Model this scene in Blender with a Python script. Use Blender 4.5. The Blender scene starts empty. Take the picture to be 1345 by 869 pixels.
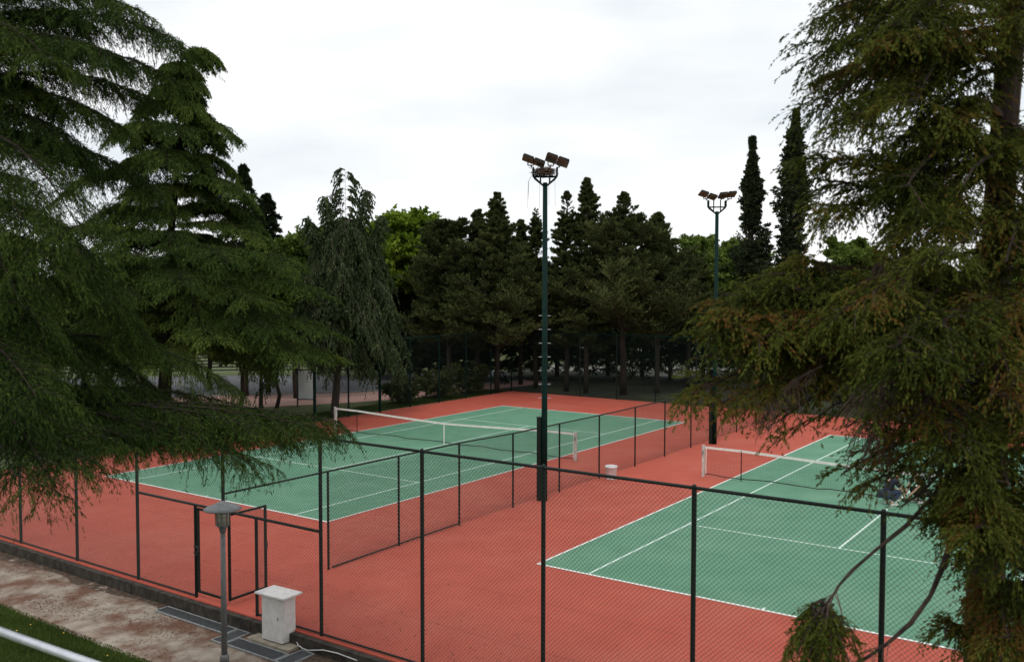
import bpy, bmesh, math, random
import numpy as np
from mathutils import Vector, Matrix
R_ = math.radians
sc = bpy.context.scene
C = sc.collection
random.seed(7)
# ------------------------------------------------------------------ camera
CAM = np.array([-18.0223, -18.9171, 6.5284]); YAW, PITCH, ROLL, FPX = 0.6110, -0.0461, 0.0013, 1218.73
_f = np.array([math.cos(PITCH)*math.cos(YAW), math.cos(PITCH)*math.sin(YAW), math.sin(PITCH)])
_r = np.array([math.sin(YAW), -math.cos(YAW), 0.0]); _u = np.cross(_r, _f)
_r, _u = _r*math.cos(ROLL)+_u*math.sin(ROLL), -_r*math.sin(ROLL)+_u*math.cos(ROLL)
cd = bpy.data.cameras.new('camera'); cam = bpy.data.objects.new('camera', cd); C.objects.link(cam)
cam.matrix_world = Matrix(((_r[0], _u[0], -_f[0], CAM[0]), (_r[1], _u[1], -_f[1], CAM[1]), (_r[2], _u[2], -_f[2], CAM[2]), (0, 0, 0, 1)))
cd.sensor_width = 36; cd.lens = 36*FPX/1345; cd.clip_end = 2000; cd.clip_start = 0.1
cd.dof.use_dof = True; cd.dof.focus_distance = 27; cd.dof.aperture_fstop = 2.2
sc.camera = cam
def at(px, py, depth):
    return CAM + depth*(_f + _r*(px-672.5)/FPX - _u*(py-434.5)/FPX)
def gp(px, depth):
    p = at(px, 434, depth); return np.array([p[0], p[1], -.03])
# ------------------------------------------------------------------ world and sun
w = bpy.data.worlds.new('World'); sc.world = w; w.use_nodes = True
nt = w.node_tree; nt.nodes.clear()
out = nt.nodes.new('ShaderNodeOutputWorld')
sky = nt.nodes.new('ShaderNodeTexSky'); sky.sky_type = 'NISHITA'; sky.sun_disc = False
SUN_EL, SUN_AZ = 58, 200
sky.sun_elevation = R_(SUN_EL); sky.sun_rotation = R_(90-SUN_AZ)
b1 = nt.nodes.new('ShaderNodeBackground'); b1.inputs[1].default_value = 0.05
nt.links.new(sky.outputs[0], b1.inputs[0])
tc = nt.nodes.new('ShaderNodeTexCoord')
mp = nt.nodes.new('ShaderNodeMapping'); mp.inputs['Scale'].default_value = (1.0, 1.0, 3.6); mp.inputs['Location'].default_value = (3.1, 0.4, 0.0)
nt.links.new(tc.outputs['Generated'], mp.inputs[0])
n1 = nt.nodes.new('ShaderNodeTexNoise'); n1.inputs['Scale'].default_value = 2.3; n1.inputs['Detail'].default_value = 5; n1.inputs['Roughness'].default_value = .5
nt.links.new(mp.outputs[0], n1.inputs['Vector'])
rp = nt.nodes.new('ShaderNodeValToRGB')
rp.color_ramp.elements[0].position = .34; rp.color_ramp.elements[0].color = (.74, .79, .83, 1)
rp.color_ramp.elements[1].position = .58; rp.color_ramp.elements[1].color = (.985, .99, .995, 1)
nt.links.new(n1.outputs[0], rp.inputs[0])
b2 = nt.nodes.new('ShaderNodeBackground'); b2.inputs[1].default_value = 1.17
nt.links.new(rp.outputs[0], b2.inputs[0])
mx = nt.nodes.new('ShaderNodeMixShader'); mx.inputs[0].default_value = .95
nt.links.new(b1.outputs[0], mx.inputs[1]); nt.links.new(b2.outputs[0], mx.inputs[2]); nt.links.new(mx.outputs[0], out.inputs[0])
sl = bpy.data.lights.new('sun', 'SUN'); sl.energy = 1.0; sl.angle = R_(14); sl.color = (1, .96, .9)
so = bpy.data.objects.new('sun', sl); C.objects.link(so)
sd = Vector((math.cos(R_(SUN_EL))*math.cos(R_(SUN_AZ)), math.cos(R_(SUN_EL))*math.sin(R_(SUN_AZ)), math.sin(R_(SUN_EL))))
so.rotation_euler = sd.to_track_quat('Z', 'Y').to_euler()
sc.view_settings.view_transform = 'Standard'; sc.view_settings.look = 'None'
sc.view_settings.exposure = 0.0; sc.view_settings.gamma = 1.0; sc.view_settings.use_curve_mapping = False
# ------------------------------------------------------------------ materials
def new_mat(name):
    m = bpy.data.materials.new(name); m.use_nodes = True
    return m, m.node_tree, m.node_tree.nodes['Principled BSDF']
def mat(name, c1, c2=None, scale=6, rough=.8, metal=0, bump=0, detail=6, lo=.35, hi=.65, spec=.5, stretch=None, c3=None, s3=1.0, l3=.55, h3=.7):
    """surface with a two colour noise, optional third colour in large patches"""
    m, t, p = new_mat(name)
    p.inputs['Roughness'].default_value = rough; p.inputs['Metallic'].default_value = metal
    p.inputs['Specular IOR Level'].default_value = spec
    c2 = c2 or tuple(x*.75 for x in c1)
    tcn = t.nodes.new('ShaderNodeTexCoord'); src = tcn.outputs['Object']
    if stretch:
        mpn = t.nodes.new('ShaderNodeMapping'); mpn.inputs['Scale'].default_value = stretch
        t.links.new(src, mpn.inputs[0]); src = mpn.outputs[0]
    n = t.nodes.new('ShaderNodeTexNoise'); n.inputs['Scale'].default_value = scale; n.inputs['Detail'].default_value = detail
    t.links.new(src, n.inputs['Vector'])
    r = t.nodes.new('ShaderNodeValToRGB'); e = r.color_ramp.elements
    e[0].position = lo; e[0].color = (*c2, 1); e[1].position = hi; e[1].color = (*c1, 1)
    t.links.new(n.outputs[0], r.inputs[0]); col = r.outputs[0]
    if c3:
        n3 = t.nodes.new('ShaderNodeTexNoise'); n3.inputs['Scale'].default_value = s3; n3.inputs['Detail'].default_value = 5; n3.inputs['Roughness'].default_value = .65
        t.links.new(tcn.outputs['Object'], n3.inputs['Vector'])
        r3 = t.nodes.new('ShaderNodeMapRange'); r3.inputs[1].default_value = l3; r3.inputs[2].default_value = h3
        t.links.new(n3.outputs[0], r3.inputs[0])
        mm = t.nodes.new('ShaderNodeMix'); mm.data_type = 'RGBA'; mm.inputs[7].default_value = (*c3, 1)
        t.links.new(r3.outputs[0], mm.inputs[0]); t.links.new(col, mm.inputs[6]); col = mm.outputs[2]
    t.links.new(col, p.inputs['Base Color'])
    if bump:
        b = t.nodes.new('ShaderNodeBump'); b.inputs['Strength'].default_value = bump; b.inputs['Distance'].default_value = .02
        t.links.new(n.outputs[0], b.inputs['Height']); t.links.new(b.outputs[0], p.inputs['Normal'])
    return m
def leafmat(name, ca, cb, cc=None, transl=.25, rough=.8, spec=.08, shift=.35):
    """foliage: every leaf cluster carries a random tint (attribute) between the colours"""
    m, t, p = new_mat(name)
    a = t.nodes.new('ShaderNodeAttribute'); a.attribute_name = 'tint'
    r = t.nodes.new('ShaderNodeValToRGB'); e = r.color_ramp.elements
    e[0].position = .1; e[0].color = (*ca, 1); e[1].position = .75 if cc else .95; e[1].color = (*cb, 1)
    if cc:
        x = e.new(.97); x.color = (*cc, 1)
    t.links.new(a.outputs['Fac'], r.inputs[0]); t.links.new(r.outputs[0], p.inputs['Base Color'])
    p.inputs['Roughness'].default_value = rough; p.inputs['Specular IOR Level'].default_value = spec
    tr = t.nodes.new('ShaderNodeBsdfTranslucent'); t.links.new(r.outputs[0], tr.inputs[0])
    ms = t.nodes.new('ShaderNodeMixShader'); ms.inputs[0].default_value = transl
    o = t.nodes['Material Output']; t.links.new(p.outputs[0], ms.inputs[1]); t.links.new(tr.outputs[0], ms.inputs[2]); t.links.new(ms.outputs[0], o.inputs[0])
    return m
def court_mat(name, c1, c2, dust, seams):
    """acrylic sports surface: mottling, dust, faint construction seams across the court"""
    m = mat(name, c1, c2, scale=1.1, rough=.85, bump=0, lo=.3, hi=.7, spec=.3, c3=dust, s3=.28, l3=.46, h3=.9)
    t = m.node_tree; p = t.nodes['Principled BSDF']
    col = p.inputs['Base Color'].links[0].from_socket
    tcn = t.nodes.new('ShaderNodeTexCoord'); sx = t.nodes.new('ShaderNodeSeparateXYZ')
    t.links.new(tcn.outputs['Object'], sx.inputs[0])
    nz = t.nodes.new('ShaderNodeTexNoise'); nz.inputs['Scale'].default_value = .5
    t.links.new(tcn.outputs['Object'], nz.inputs['Vector'])
    wob = t.nodes.new('ShaderNodeMath'); wob.operation = 'MULTIPLY_ADD'; wob.inputs[1].default_value = .16
    t.links.new(nz.outputs[0], wob.inputs[0]); t.links.new(sx.outputs[0], wob.inputs[2])
    for s in seams:
        d = t.nodes.new('ShaderNodeMath'); d.operation = 'SUBTRACT'; d.inputs[1].default_value = s
        t.links.new(wob.outputs[0], d.inputs[0])
        ab = t.nodes.new('ShaderNodeMath'); ab.operation = 'ABSOLUTE'; t.links.new(d.outputs[0], ab.inputs[0])
        lt = t.nodes.new('ShaderNodeMapRange'); lt.inputs[1].default_value = .006; lt.inputs[2].default_value = .022; lt.inputs[3].default_value = .32; lt.inputs[4].default_value = 0
        t.links.new(ab.outputs[0], lt.inputs[0])
        mm = t.nodes.new('ShaderNodeMix'); mm.data_type = 'RGBA'; mm.inputs[7].default_value = (c2[0]*.35, c2[1]*.35, c2[2]*.35, 1)
        t.links.new(lt.outputs[0], mm.inputs[0]); t.links.new(col, mm.inputs[6]); col = mm.outputs[2]
    # fine grain
    g = t.nodes.new('ShaderNodeTexNoise'); g.inputs['Scale'].default_value = 22; g.inputs['Detail'].default_value = 4
    t.links.new(tcn.outputs['Object'], g.inputs['Vector'])
    gr = t.nodes.new('ShaderNodeMapRange'); gr.inputs[1].default_value = .3; gr.inputs[2].default_value = .7; gr.inputs[3].default_value = .93; gr.inputs[4].default_value = 1.05
    t.links.new(g.outputs[0], gr.inputs[0])
    vm = t.nodes.new('ShaderNodeVectorMath'); vm.operation = 'SCALE'; t.links.new(col, vm.inputs[0]); t.links.new(gr.outputs[0], vm.inputs['Scale'])
    t.links.new(vm.outputs[0], p.inputs['Base Color'])
    return m
M = dict(
 red=court_mat('red_court', (.455, .090, .057), (.40, .075, .047), (.44, .125, .085), (-4.2, -2.0, 3.4)),
 green=court_mat('green_court', (.120, .282, .180), (.098, .240, .150), (.165, .30, .21), (3.4, 9.0)),
 line=mat('line_paint', (.84, .84, .80), (.74, .74, .70), scale=9),
 line2=mat('line_paint_green_side', (.66, .80, .72), (.58, .72, .64), scale=9),
 kerb=mat('kerb_concrete', (.055, .045, .034), (.018, .014, .011), scale=7, rough=.95, bump=.6),
 grass=mat('grass_ground', (.095, .125, .035), (.06, .08, .022), scale=3, rough=1, bump=.3, c3=(.09, .07, .04), s3=.7, l3=.5, h3=.75),
 dirt=mat('dirt_path', (.34, .29, .235), (.22, .175, .135), scale=3.0, rough=1, bump=.35, detail=10, c3=(.13, .062, .038), s3=1.3, l3=.44, h3=.62),
 soil=mat('dark_soil', (.11, .075, .05), (.04, .028, .02), scale=9, rough=1, bump=.8, c3=(.30, .25, .2), s3=2.0, l3=.55, h3=.66),  # dark brown soil with paler patches, for the strip beside the kerb
 pink=mat('pink_paving', (.50, .30, .25), (.42, .25, .21), scale=4, rough=.9),
 road=mat('asphalt', (.115, .118, .125), (.08, .083, .09), scale=8, rough=.9),
 pale=mat('pale_paving', (.34, .32, .28), (.24, .22, .19), scale=2, rough=.9, c3=(.05, .06, .025), s3=.22, l3=.40, h3=.55),
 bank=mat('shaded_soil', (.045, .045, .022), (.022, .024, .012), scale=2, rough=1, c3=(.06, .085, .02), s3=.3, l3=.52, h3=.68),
 fence=mat('fence_paint', (.007, .014, .011), (.004, .009, .007), scale=9, rough=.5, spec=.25),
 wire=mat('fence_wire', (.030, .038, .034), (.020, .027, .024), scale=9, rough=.5),
 farwire=mat('far_fence_wire', (.005, .012, .010), (.004, .009, .007), scale=9, rough=.8, spec=.1),
 greenpost=mat('green_post_paint', (.003, .021, .0165), (.002, .014, .011), scale=7, rough=.6, spec=.1),
 steel=mat('grey_steel', (.30, .32, .34), (.24, .26, .28), scale=12, rough=.4, metal=.3),
 galv=mat('galvanised_tube', (.62, .64, .68), (.52, .55, .6), scale=20, rough=.35, metal=.5),
 lampgrey=mat('lamp_post_paint', (.17, .175, .172), (.12, .125, .125), scale=14, rough=.55),
 cab=mat('cabinet_paint', (.78, .76, .74), (.66, .63, .61), scale=7, rough=.6, c3=(.30, .24, .20), s3=3.5, l3=.6, h3=.8),
 grate=mat('grate_steel', (.10, .108, .115), (.07, .075, .08), scale=14, rough=.6),
 gframe=mat('grate_frame', (.30, .31, .31), (.19, .19, .19), scale=14, rough=.7),
 conc=mat('concrete_pad', (.38, .34, .27), (.26, .22, .16), scale=7, rough=.95, bump=.3),
 cord=mat('net_cord', (.02, .024, .022), rough=.9),
 tape=mat('net_tape', (.80, .76, .72), (.68, .64, .6), scale=7, rough=.8),
 postw=mat('net_post_paint', (.60, .58, .55), (.42, .38, .35), scale=14, rough=.6),
 bark=mat('bark', (.065, .050, .038), (.03, .023, .018), scale=10, rough=1, bump=.8, stretch=(1, 1, .15)),
 cedarbark=mat('cedar_bark', (.040, .032, .024), (.02, .016, .012), scale=10, rough=1, bump=.6, stretch=(1, 1, .2), spec=.1),
 redbark=mat('redwood_bark', (.060, .034, .026), (.018, .011, .009), scale=14, rough=1, bump=1.0, stretch=(1, 1, .08)),
 greybark=mat('grey_bark', (.11, .095, .08), (.06, .05, .042), scale=10, rough=1, bump=.6, stretch=(1, 1, .2)),
 deadtwig=mat('dead_twigs', (.12, .075, .06), (.07, .045, .04), scale=20, rough=1),
 nest=mat('nest_twigs', (.10, .07, .05), (.05, .035, .028), scale=20, rough=1),
 glass=mat('lamp_glass', (.50, .48, .40), (.36, .34, .28), scale=8, rough=.2),
 flood_body=mat('floodlight_body', (.018, .018, .016), (.03, .025, .018), scale=9, rough=.8, spec=.1),
 flood_amber=mat('floodlight_lens', (.13, .10, .045), (.06, .048, .025), scale=4, rough=.3),
 flood_red=mat('floodlight_rusty_face', (.17, .085, .065), (.10, .05, .04), scale=4, rough=.5),
 white=mat('white_plastic', (.72, .71, .72), (.60, .58, .58), scale=12, rough=.5),
 board=mat('board_sheet', (.86, .87, .88), (.80, .81, .83), scale=3, rough=.4),
 dark=mat('dark_metal', (.03, .032, .035), rough=.5),
 wall=mat('pale_render', (.52, .50, .46), (.44, .42, .38), scale=1, rough=.9),
 roof=mat('roof_tiles', (.22, .10, .07), rough=.9),
 window=mat('window_glass', (.06, .08, .10), rough=.15),
 carpaint=mat('car_paint', (.55, .58, .62), (.52, .55, .6), rough=.25, metal=.3),
 tyre=mat('tyre_rubber', (.02, .02, .02), rough=.9),
 skin=mat('skin', (.50, .30, .22), (.46, .27, .2), scale=9, rough=.6),
 hair=mat('hair', (.02, .014, .01), rough=.6),
 navy=mat('navy_cloth', (.014, .018, .045), (.01, .013, .03), scale=12, rough=.9),
 denim=mat('denim', (.030, .045, .09), (.02, .032, .065), scale=18, rough=.9),
 black=mat('black_cloth', (.012, .014, .02), rough=.9),
 shoe=mat('shoe', (.6, .58, .55), rough=.7),
 L_cedar=leafmat('cedar_needles', (.022, .042, .009), (.062, .098, .018), (.130, .170, .034), transl=.15),
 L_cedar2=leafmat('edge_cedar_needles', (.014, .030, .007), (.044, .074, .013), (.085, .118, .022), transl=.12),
 L_cypress=leafmat('cypress_sprays', (.034, .048, .016), (.108, .132, .042), (.19, .21, .085)),
 L_dark=leafmat('dark_spruce_needles', (.010, .018, .007), (.028, .040, .012), (.04, .055, .018)),
 L_column=leafmat('column_cypress_sprays', (.018, .028, .014), (.052, .070, .030), (.09, .11, .05)),
 L_grey=leafmat('weeping_grey_sprays', (.028, .044, .018), (.068, .094, .038), (.115, .14, .068)),
 L_lime=leafmat('lime_leaves', (.08, .14, .012), (.19, .28, .025), (.30, .38, .05), transl=.4),
 L_mid=leafmat('mid_leaves', (.07, .115, .018), (.16, .225, .045), (.24, .31, .08), transl=.35),
 L_red=leafmat('redwood_fronds', (.026, .040, .008), (.105, .122, .020), (.145, .070, .020), transl=.28),
 L_wood=leafmat('woodland_leaves', (.020, .030, .010), (.045, .060, .02), transl=.2),
 blade=leafmat('grass_blades', (.035, .060, .012), (.09, .13, .03), transl=.3),
 flower=mat('yellow_petals', (.7, .5, .05), rough=.8),
 litter=mat('brown_litter', (.14, .055, .03), (.09, .04, .025), scale=9, rough=1),
)
# ------------------------------------------------------------------ object helpers
def tag(o, label=None, cat=None, group=None, kind=None):
    if label: o['label'] = label
    if cat: o['category'] = cat
    if group: o['group'] = group
    if kind: o['kind'] = kind
    return o
def thing(name, label, cat, loc=(0, 0, 0), rz=0, group=None):
    o = bpy.data.objects.new(name, None); C.objects.link(o); o.location = Vector(loc); o.rotation_euler = (0, 0, rz); o.empty_display_size = .2
    return tag(o, label, cat, group)
class MB:
    def __init__(s): s.v = []; s.f = []
    def add(s, vs, fs):
        n = len(s.v); s.v += [tuple(v) for v in vs]; s.f += [tuple(i+n for i in f) for f in fs]; return s
    def box(s, c, d, rot=None, taper=1.0):
        c = Vector(c); hx, hy, hz = d[0]/2, d[1]/2, d[2]/2; vs = []
        for z in (-1, 1):
            k = taper if z > 0 else 1
            for x, y in ((-1, -1), (1, -1), (1, 1), (-1, 1)):
                v = Vector((x*hx*k, y*hy*k, z*hz))
                if rot is not None: v = rot @ v
                vs.append(v+c)
        return s.add(vs, [(3, 2, 1, 0), (4, 5, 6, 7), (0, 1, 5, 4), (1, 2, 6, 5), (2, 3, 7, 6), (3, 0, 4, 7)])
    def tube(s, pts, rad, n=8, caps=True):
        pts = [Vector(p) for p in pts]
        if not hasattr(rad, '__len__'): rad = [rad]*len(pts)
        rings = []; prev = None
        for i, p in enumerate(pts):
            t = (pts[min(i+1, len(pts)-1)]-pts[max(i-1, 0)]).normalized()
            if prev is None:
                a = t.orthogonal().normalized()
            else:
                a = (prev - t*prev.dot(t));  a = a.normalized() if a.length > 1e-6 else t.orthogonal().normalized()
            prev = a; b = t.cross(a)
            rings.append([p+(a*math.cos(2*math.pi*k/n)+b*math.sin(2*math.pi*k/n))*rad[i] for k in range(n)])
        vs = [v for r in rings for v in r]; fs = []
        for i in range(len(pts)-1):
            for k in range(n):
                k2 = (k+1) % n; fs.append((i*n+k, i*n+k2, (i+1)*n+k2, (i+1)*n+k))
        if caps: fs += [tuple(range(n))[::-1], tuple((len(pts)-1)*n+k for k in range(n))]
        return s.add(vs, fs)
    def lathe(s, c, prof, n=20):
        c = Vector(c); vs = []; fs = []
        for r, z in prof:
            for k in range(n): vs.append(c+Vector((r*math.cos(2*math.pi*k/n), r*math.sin(2*math.pi*k/n), z)))
        for i in range(len(prof)-1):
            for k in range(n):
                k2 = (k+1) % n; fs.append((i*n+k, i*n+k2, (i+1)*n+k2, (i+1)*n+k))
        fs += [tuple(range(n))[::-1], tuple((len(prof)-1)*n+k for k in range(n))]
        return s.add(vs, fs)
    def build(s, name, m, parent=None, smooth=False, world=False, bevel=0):
        me = bpy.data.meshes.new(name); v = s.v
        if world and parent is not None:
            L = parent.location; v = [(a-L.x, b-L.y, c-L.z) for a, b, c in v]
        me.from_pydata(v, [], s.f); me.materials.append(m)
        if smooth: me.polygons.foreach_set('use_smooth', [True]*len(me.polygons))
        o = bpy.data.objects.new(name, me); C.objects.link(o); o.parent = parent
        if bevel:
            b = o.modifiers.new('bevel', 'BEVEL'); b.width = bevel; b.segments = 2; b.limit_method = 'ANGLE'
        return o
def copy_tree(o, parent=None):
    c = o.copy(); C.objects.link(c)
    if parent is not None: c.parent = parent
    for ch in list(o.children): copy_tree(ch, c)
    return c
def npmesh(name, quads, m, parent=None, tint=None, k=4):
    """quads: array [N,k,3] of local coordinates -> one mesh"""
    N = len(quads); me = bpy.data.meshes.new(name)
    me.vertices.add(N*k); me.vertices.foreach_set('co', np.ascontiguousarray(quads, dtype=np.float32).ravel())
    me.loops.add(N*k); me.loops.foreach_set('vertex_index', np.arange(N*k, dtype=np.int32))
    me.polygons.add(N); me.polygons.foreach_set('loop_start', np.arange(0, N*k, k, dtype=np.int32))
    me.materials.append(m)
    if tint is not None:
        a = me.attributes.new('tint', 'FLOAT', 'POINT'); a.data.foreach_set('value', np.repeat(tint.astype(np.float32), k))
    me.update(calc_edges=True)
    o = bpy.data.objects.new(name, me); C.objects.link(o); o.parent = parent
    return o
# ------------------------------------------------------------------ the ground
def gz(x, y):
    if x > -6.12: return -.035
    if x > -8.3: return -.27
    return -.27 + (-8.3-x)*.36
xs = [-400, -200, -80, -40, -22, -18, -15, -13, -11, -10, -9, -8.3, -7, -6.13, -6.12, 0, 40, 100, 250, 700]
ys = [-700, -200, -60, -30, -20, -10, 0, 10, 20, 40, 90, 250, 700]
g = MB(); vs = [(x, y, gz(max(x, -22), y)) for x in xs for y in ys]
g.add(vs, [(i*len(ys)+j, (i+1)*len(ys)+j, (i+1)*len(ys)+j+1, i*len(ys)+j+1) for i in range(len(xs)-1) for j in range(len(ys)-1)])
tag(g.build('ground', M['grass']), kind='structure')
CX0, CX1, CY0, CY1 = -6.10, 30.1, -24.0, 14.85
tag(MB().box(((CX0+CX1)/2, (CY0+CY1)/2, -.15), (CX1-CX0, CY1-CY0, .30)).build('court_surround', M['red']), kind='structure')
AY, BX, BY = 0.0, 0.094, -6.935
def sheet(x0, x1, y0, y1, z): return ([(x0, y0, z), (x1, y0, z), (x1, y1, z), (x0, y1, z)], [(0, 1, 2, 3)])
def courtmark(ox, ylo):
    L = 23.77; b = MB(); b.add(*sheet(ox, ox+L, ylo, ylo+10.97, .004))
    tag(b.build('court_surface', M['green']), kind='structure')
    o = MB(); lw = .055
    def ln(x0, x1, y0, y1): o.add(*sheet(ox+x0, ox+x1, ylo+y0, ylo+y1, .008))
    ln(0, .075, 0, 10.97); ln(L-.075, L, 0, 10.97); ln(.075, L-.075, 0, lw); ln(.075, L-.075, 10.97-lw, 10.97)
    tag(o.build('court_outer_lines', M['line']), kind='structure')
    i = MB(); o = i
    ln(.075, L-.075, 1.37, 1.37+lw); ln(.075, L-.075, 9.6-lw, 9.6)
    ln(5.485, 5.485+lw, 1.37+lw, 9.6-lw); ln(18.285-lw, 18.285, 1.37+lw, 9.6-lw)
    ln(5.485+lw, 18.285-lw, 5.485-lw/2, 5.485+lw/2); ln(.075, .2, 5.485-lw/2, 5.485+lw/2); ln(L-.2, L-.075, 5.485-lw/2, 5.485+lw/2)
    tag(i.build('court_inner_lines', M['line2']), kind='structure')
courtmark(0, AY); courtmark(BX, BY-10.97)
# kerb along the fence
k = MB()
y = -24.0
while y < 14.8:
    L = random.uniform(.9, 1.1); k.box((-6.17+random.uniform(-.006, .006), y+L/2, -.17), (.13, L-.012, .30)); y += L
tag(k.build('kerb', M['kerb']), kind='structure')
# dirt path with ragged edges
d = MB(); rr = random.Random(3); rows = []
yy = np.arange(-24, 16, .25)
for yv in yy:
    rows.append([(-6.24, yv), (-7.3, yv), (-8.42+rr.uniform(-.14, .14)+.12*math.sin(yv*1.1), yv)])
vs = [(a, b, -.262) for r in rows for a, b in r]
d.add(vs, [(i*3+j, i*3+j+1, (i+1)*3+j+1, (i+1)*3+j) for i in range(len(rows)-1) for j in range(2)])
tag(d.build('path', M['dirt']), kind='structure')
ss = MB(); vs = [(a, b, -.257) for yv in yy for a, b in ((-6.236, yv), (-6.42-.10*math.sin(yv*1.7)-rr.uniform(0, .12), yv))]
ss.add(vs, [(i*2, i*2+1, i*2+3, i*2+2) for i in range(len(yy)-1)])
tag(ss.build('soil_strip', M['soil']), kind='structure')
# strip under the trees and paving beyond the fences
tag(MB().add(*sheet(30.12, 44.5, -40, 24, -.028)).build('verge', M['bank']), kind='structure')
tag(MB().add(*sheet(44.5, 56, -40, 24, -.02)).build('plaza', M['pale']), kind='structure')
pb = [(-12, 34), (4, 26.5), (14.9, 21.9), (20, 18.9), (24.5, 17.3), (36.4, 15.6)]; pt = [(-8, 43), (8, 34.5), (19.4, 26.6), (22.9, 23.0), (28, 20.3), (36.4, 18)]
pf = [(0, 60), (16, 48), (27.7, 37), (32, 31), (36, 26), (42, 24.5)]
def band(a, b, z, nm, m):
    q = MB(); q.add([(x, y, z) for x, y in a]+[(x, y, z) for x, y in b], [(i, i+1, len(a)+i+1, len(a)+i) for i in range(len(a)-1)])
    return tag(q.build(nm, m), kind='structure')
band(pb, pt, -.018, 'pavement', M['pink']); band(pt, pf, -.024, 'road', M['road'])
kk = MB()
for i in range(len(pt)-1):
    a, b = Vector((*pt[i], 0)), Vector((*pt[i+1], 0)); dd = (b-a); kk.box(((a+b)/2)+Vector((0, 0, .0)), (dd.length, .15, .12), Matrix.Rotation(math.atan2(dd.y, dd.x), 3, 'Z'))
tag(kk.build('road_kerb', M['gframe']), kind='structure')
# grass blades and litter (uncountable)
rng = np.random.default_rng(5)
def blades(n, x0, x1, y0, y1, h, name, m, edge=False, kind='stuff'):
    x = rng.uniform(x0, x1, n); y = rng.uniform(y0, y1, n)
    z = np.where(x < -8.3, -.27+(-8.3-x)*.36, -.27); z = np.where(x > -6.1, -.035, z)
    hh = h*rng.uniform(.4, 1.2, n); a = rng.uniform(0, 2*np.pi, n); wd = .008+.006*rng.random(n)
    base = np.stack([x, y, z], 1); s = np.stack([np.cos(a), np.sin(a), 0*a], 1)*wd[:, None]
    lean = np.stack([rng.normal(0, .4, n), rng.normal(0, .4, n), np.ones(n)], 1)*hh[:, None]
    q = np.stack([base-s, base+s, base+lean], 1)
    cl = .5+.5*np.sin(x*2.1)*np.sin(y*1.7+1)
    return tag(npmesh(name, q, m, None, np.clip(cl*.6+rng.random(n)*.5, 0, 1), 3), kind=kind)
blades(90000, -13.5, -8.38, -7.5, 3.5, .085, 'grass', M['blade'])
blades(6000, -8.5, -8.2, -8, 5, .05, 'grass', M['blade'])
blades(40000, 5, 30, 15.2, 17.2, .07, 'grass', M['blade'])
n = 9000; x = rng.uniform(-8.1, -6.22, n); y = rng.uniform(-8, 6, n)
keep = (np.sin(x*3.1+y*.9)+np.sin(y*1.9-x)+rng.normal(0, .9, n) > .3) | (x > -6.45); x, y = x[keep], y[keep]; n = len(x)
a = rng.uniform(0, 6.28, n); s = np.stack([np.cos(a), np.sin(a), 0*a], 1); t_ = np.stack([-np.sin(a), np.cos(a), .3*rng.normal(size=n)], 1)
bs = np.stack([x, y, np.full(n, -.252)], 1); L = rng.uniform(.01, .035, n)[:, None]
tag(npmesh('leaf_litter', np.stack([bs-s*L*.3, bs+t_*L, bs+s*L*.3, bs-t_*L], 1), M['litter']), kind='stuff')
n = 2600; x = -6.0+np.abs(rng.normal(0, 1.6, n)); y = rng.uniform(-22, 14, n); k2 = rng.random(n) < .35; x[k2] = rng.uniform(-5.5, 29, k2.sum()); y[k2] = rng.uniform(-20, 14.5, k2.sum())
a = rng.uniform(0, 6.28, n); s = np.stack([np.cos(a), np.sin(a), 0*a], 1); t_ = np.stack([-np.sin(a), np.cos(a), .2*rng.normal(size=n)], 1); bs = np.stack([x, y, np.full(n, .014)], 1); L = rng.uniform(.012, .04, n)[:, None]
tag(npmesh('leaf_litter', np.stack([bs-s*L*.25, bs+t_*L, bs+s*L*.25, bs-t_*L], 1), M['litter']), kind='stuff')
fl = MB()
for _ in range(26):
    x, y = random.uniform(-12, -8.4), random.uniform(-6, 2); z = -.27+(-8.3-x)*.36 + random.uniform(.06, .1) if x < -8.3 else -.2
    fl.lathe((x, y, z), [(.004, -.01), (.018, 0), (.012, .008)], 6)
tag(fl.build('wildflowers', M['flower']), kind='stuff')
# ------------------------------------------------------------------ fences
def mesh_panel(p0, p1, z0, z1, pitch, r, name, m, parent):
    r *= 1.6 if r < .002 else 1.15
    """chain link: two families of straight diagonals clipped to the bay between p0 and p1"""
    p0 = np.array(p0, float); p1 = np.array(p1, float); L = np.linalg.norm(p1-p0); H = z1-z0; ux = (p1-p0)/L; nrm = np.array([-ux[1], ux[0]])
    segs = []
    st = pitch*math.sqrt(2)
    c = -H + (st-(0 % st))
    while c < L:
        a0, b0 = max(c, 0), 0; 
        u0 = max(0, c); v0 = u0-c; u1 = min(L, c+H); v1 = u1-c
        if u1-u0 > .01:
            segs.append((u0, v0, u1, v1, .5)); segs.append((u0, H-v0, u1, H-v1, -.5))
        c += st
    S = np.array(segs); L0 = np.array([parent.location.x, parent.location.y, parent.location.z])
    def P(u, v, off): return np.stack([p0[0]+ux[0]*u+nrm[0]*off, p0[1]+ux[1]*u+nrm[1]*off, z0+v], 1)-L0
    A = P(S[:, 0], S[:, 1], S[:, 4]*r*2); B = P(S[:, 2], S[:, 3], S[:, 4]*r*2)
    dvec = B-A; dvec /= np.linalg.norm(dvec, axis=1)[:, None]; n3 = np.array([nrm[0], nrm[1], 0]); sd_ = np.cross(dvec, n3)
    offs = [n3*r, -n3*r*.5+sd_*r*.87, -n3*r*.5-sd_*r*.87]
    qs = []
    for i in range(3):
        o1, o2 = offs[i], offs[(i+1) % 3]; qs.append(np.stack([A+o1, B+o1, B+o2, A+o2], 1))
    return npmesh(name, np.concatenate(qs), m, parent)
def pipe(a, b, r, name, m, parent, n=8): return MB().tube([a, b], r, n).build(name, m, parent, smooth=True, world=True)
H = 3.76; FX = -6.0
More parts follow.
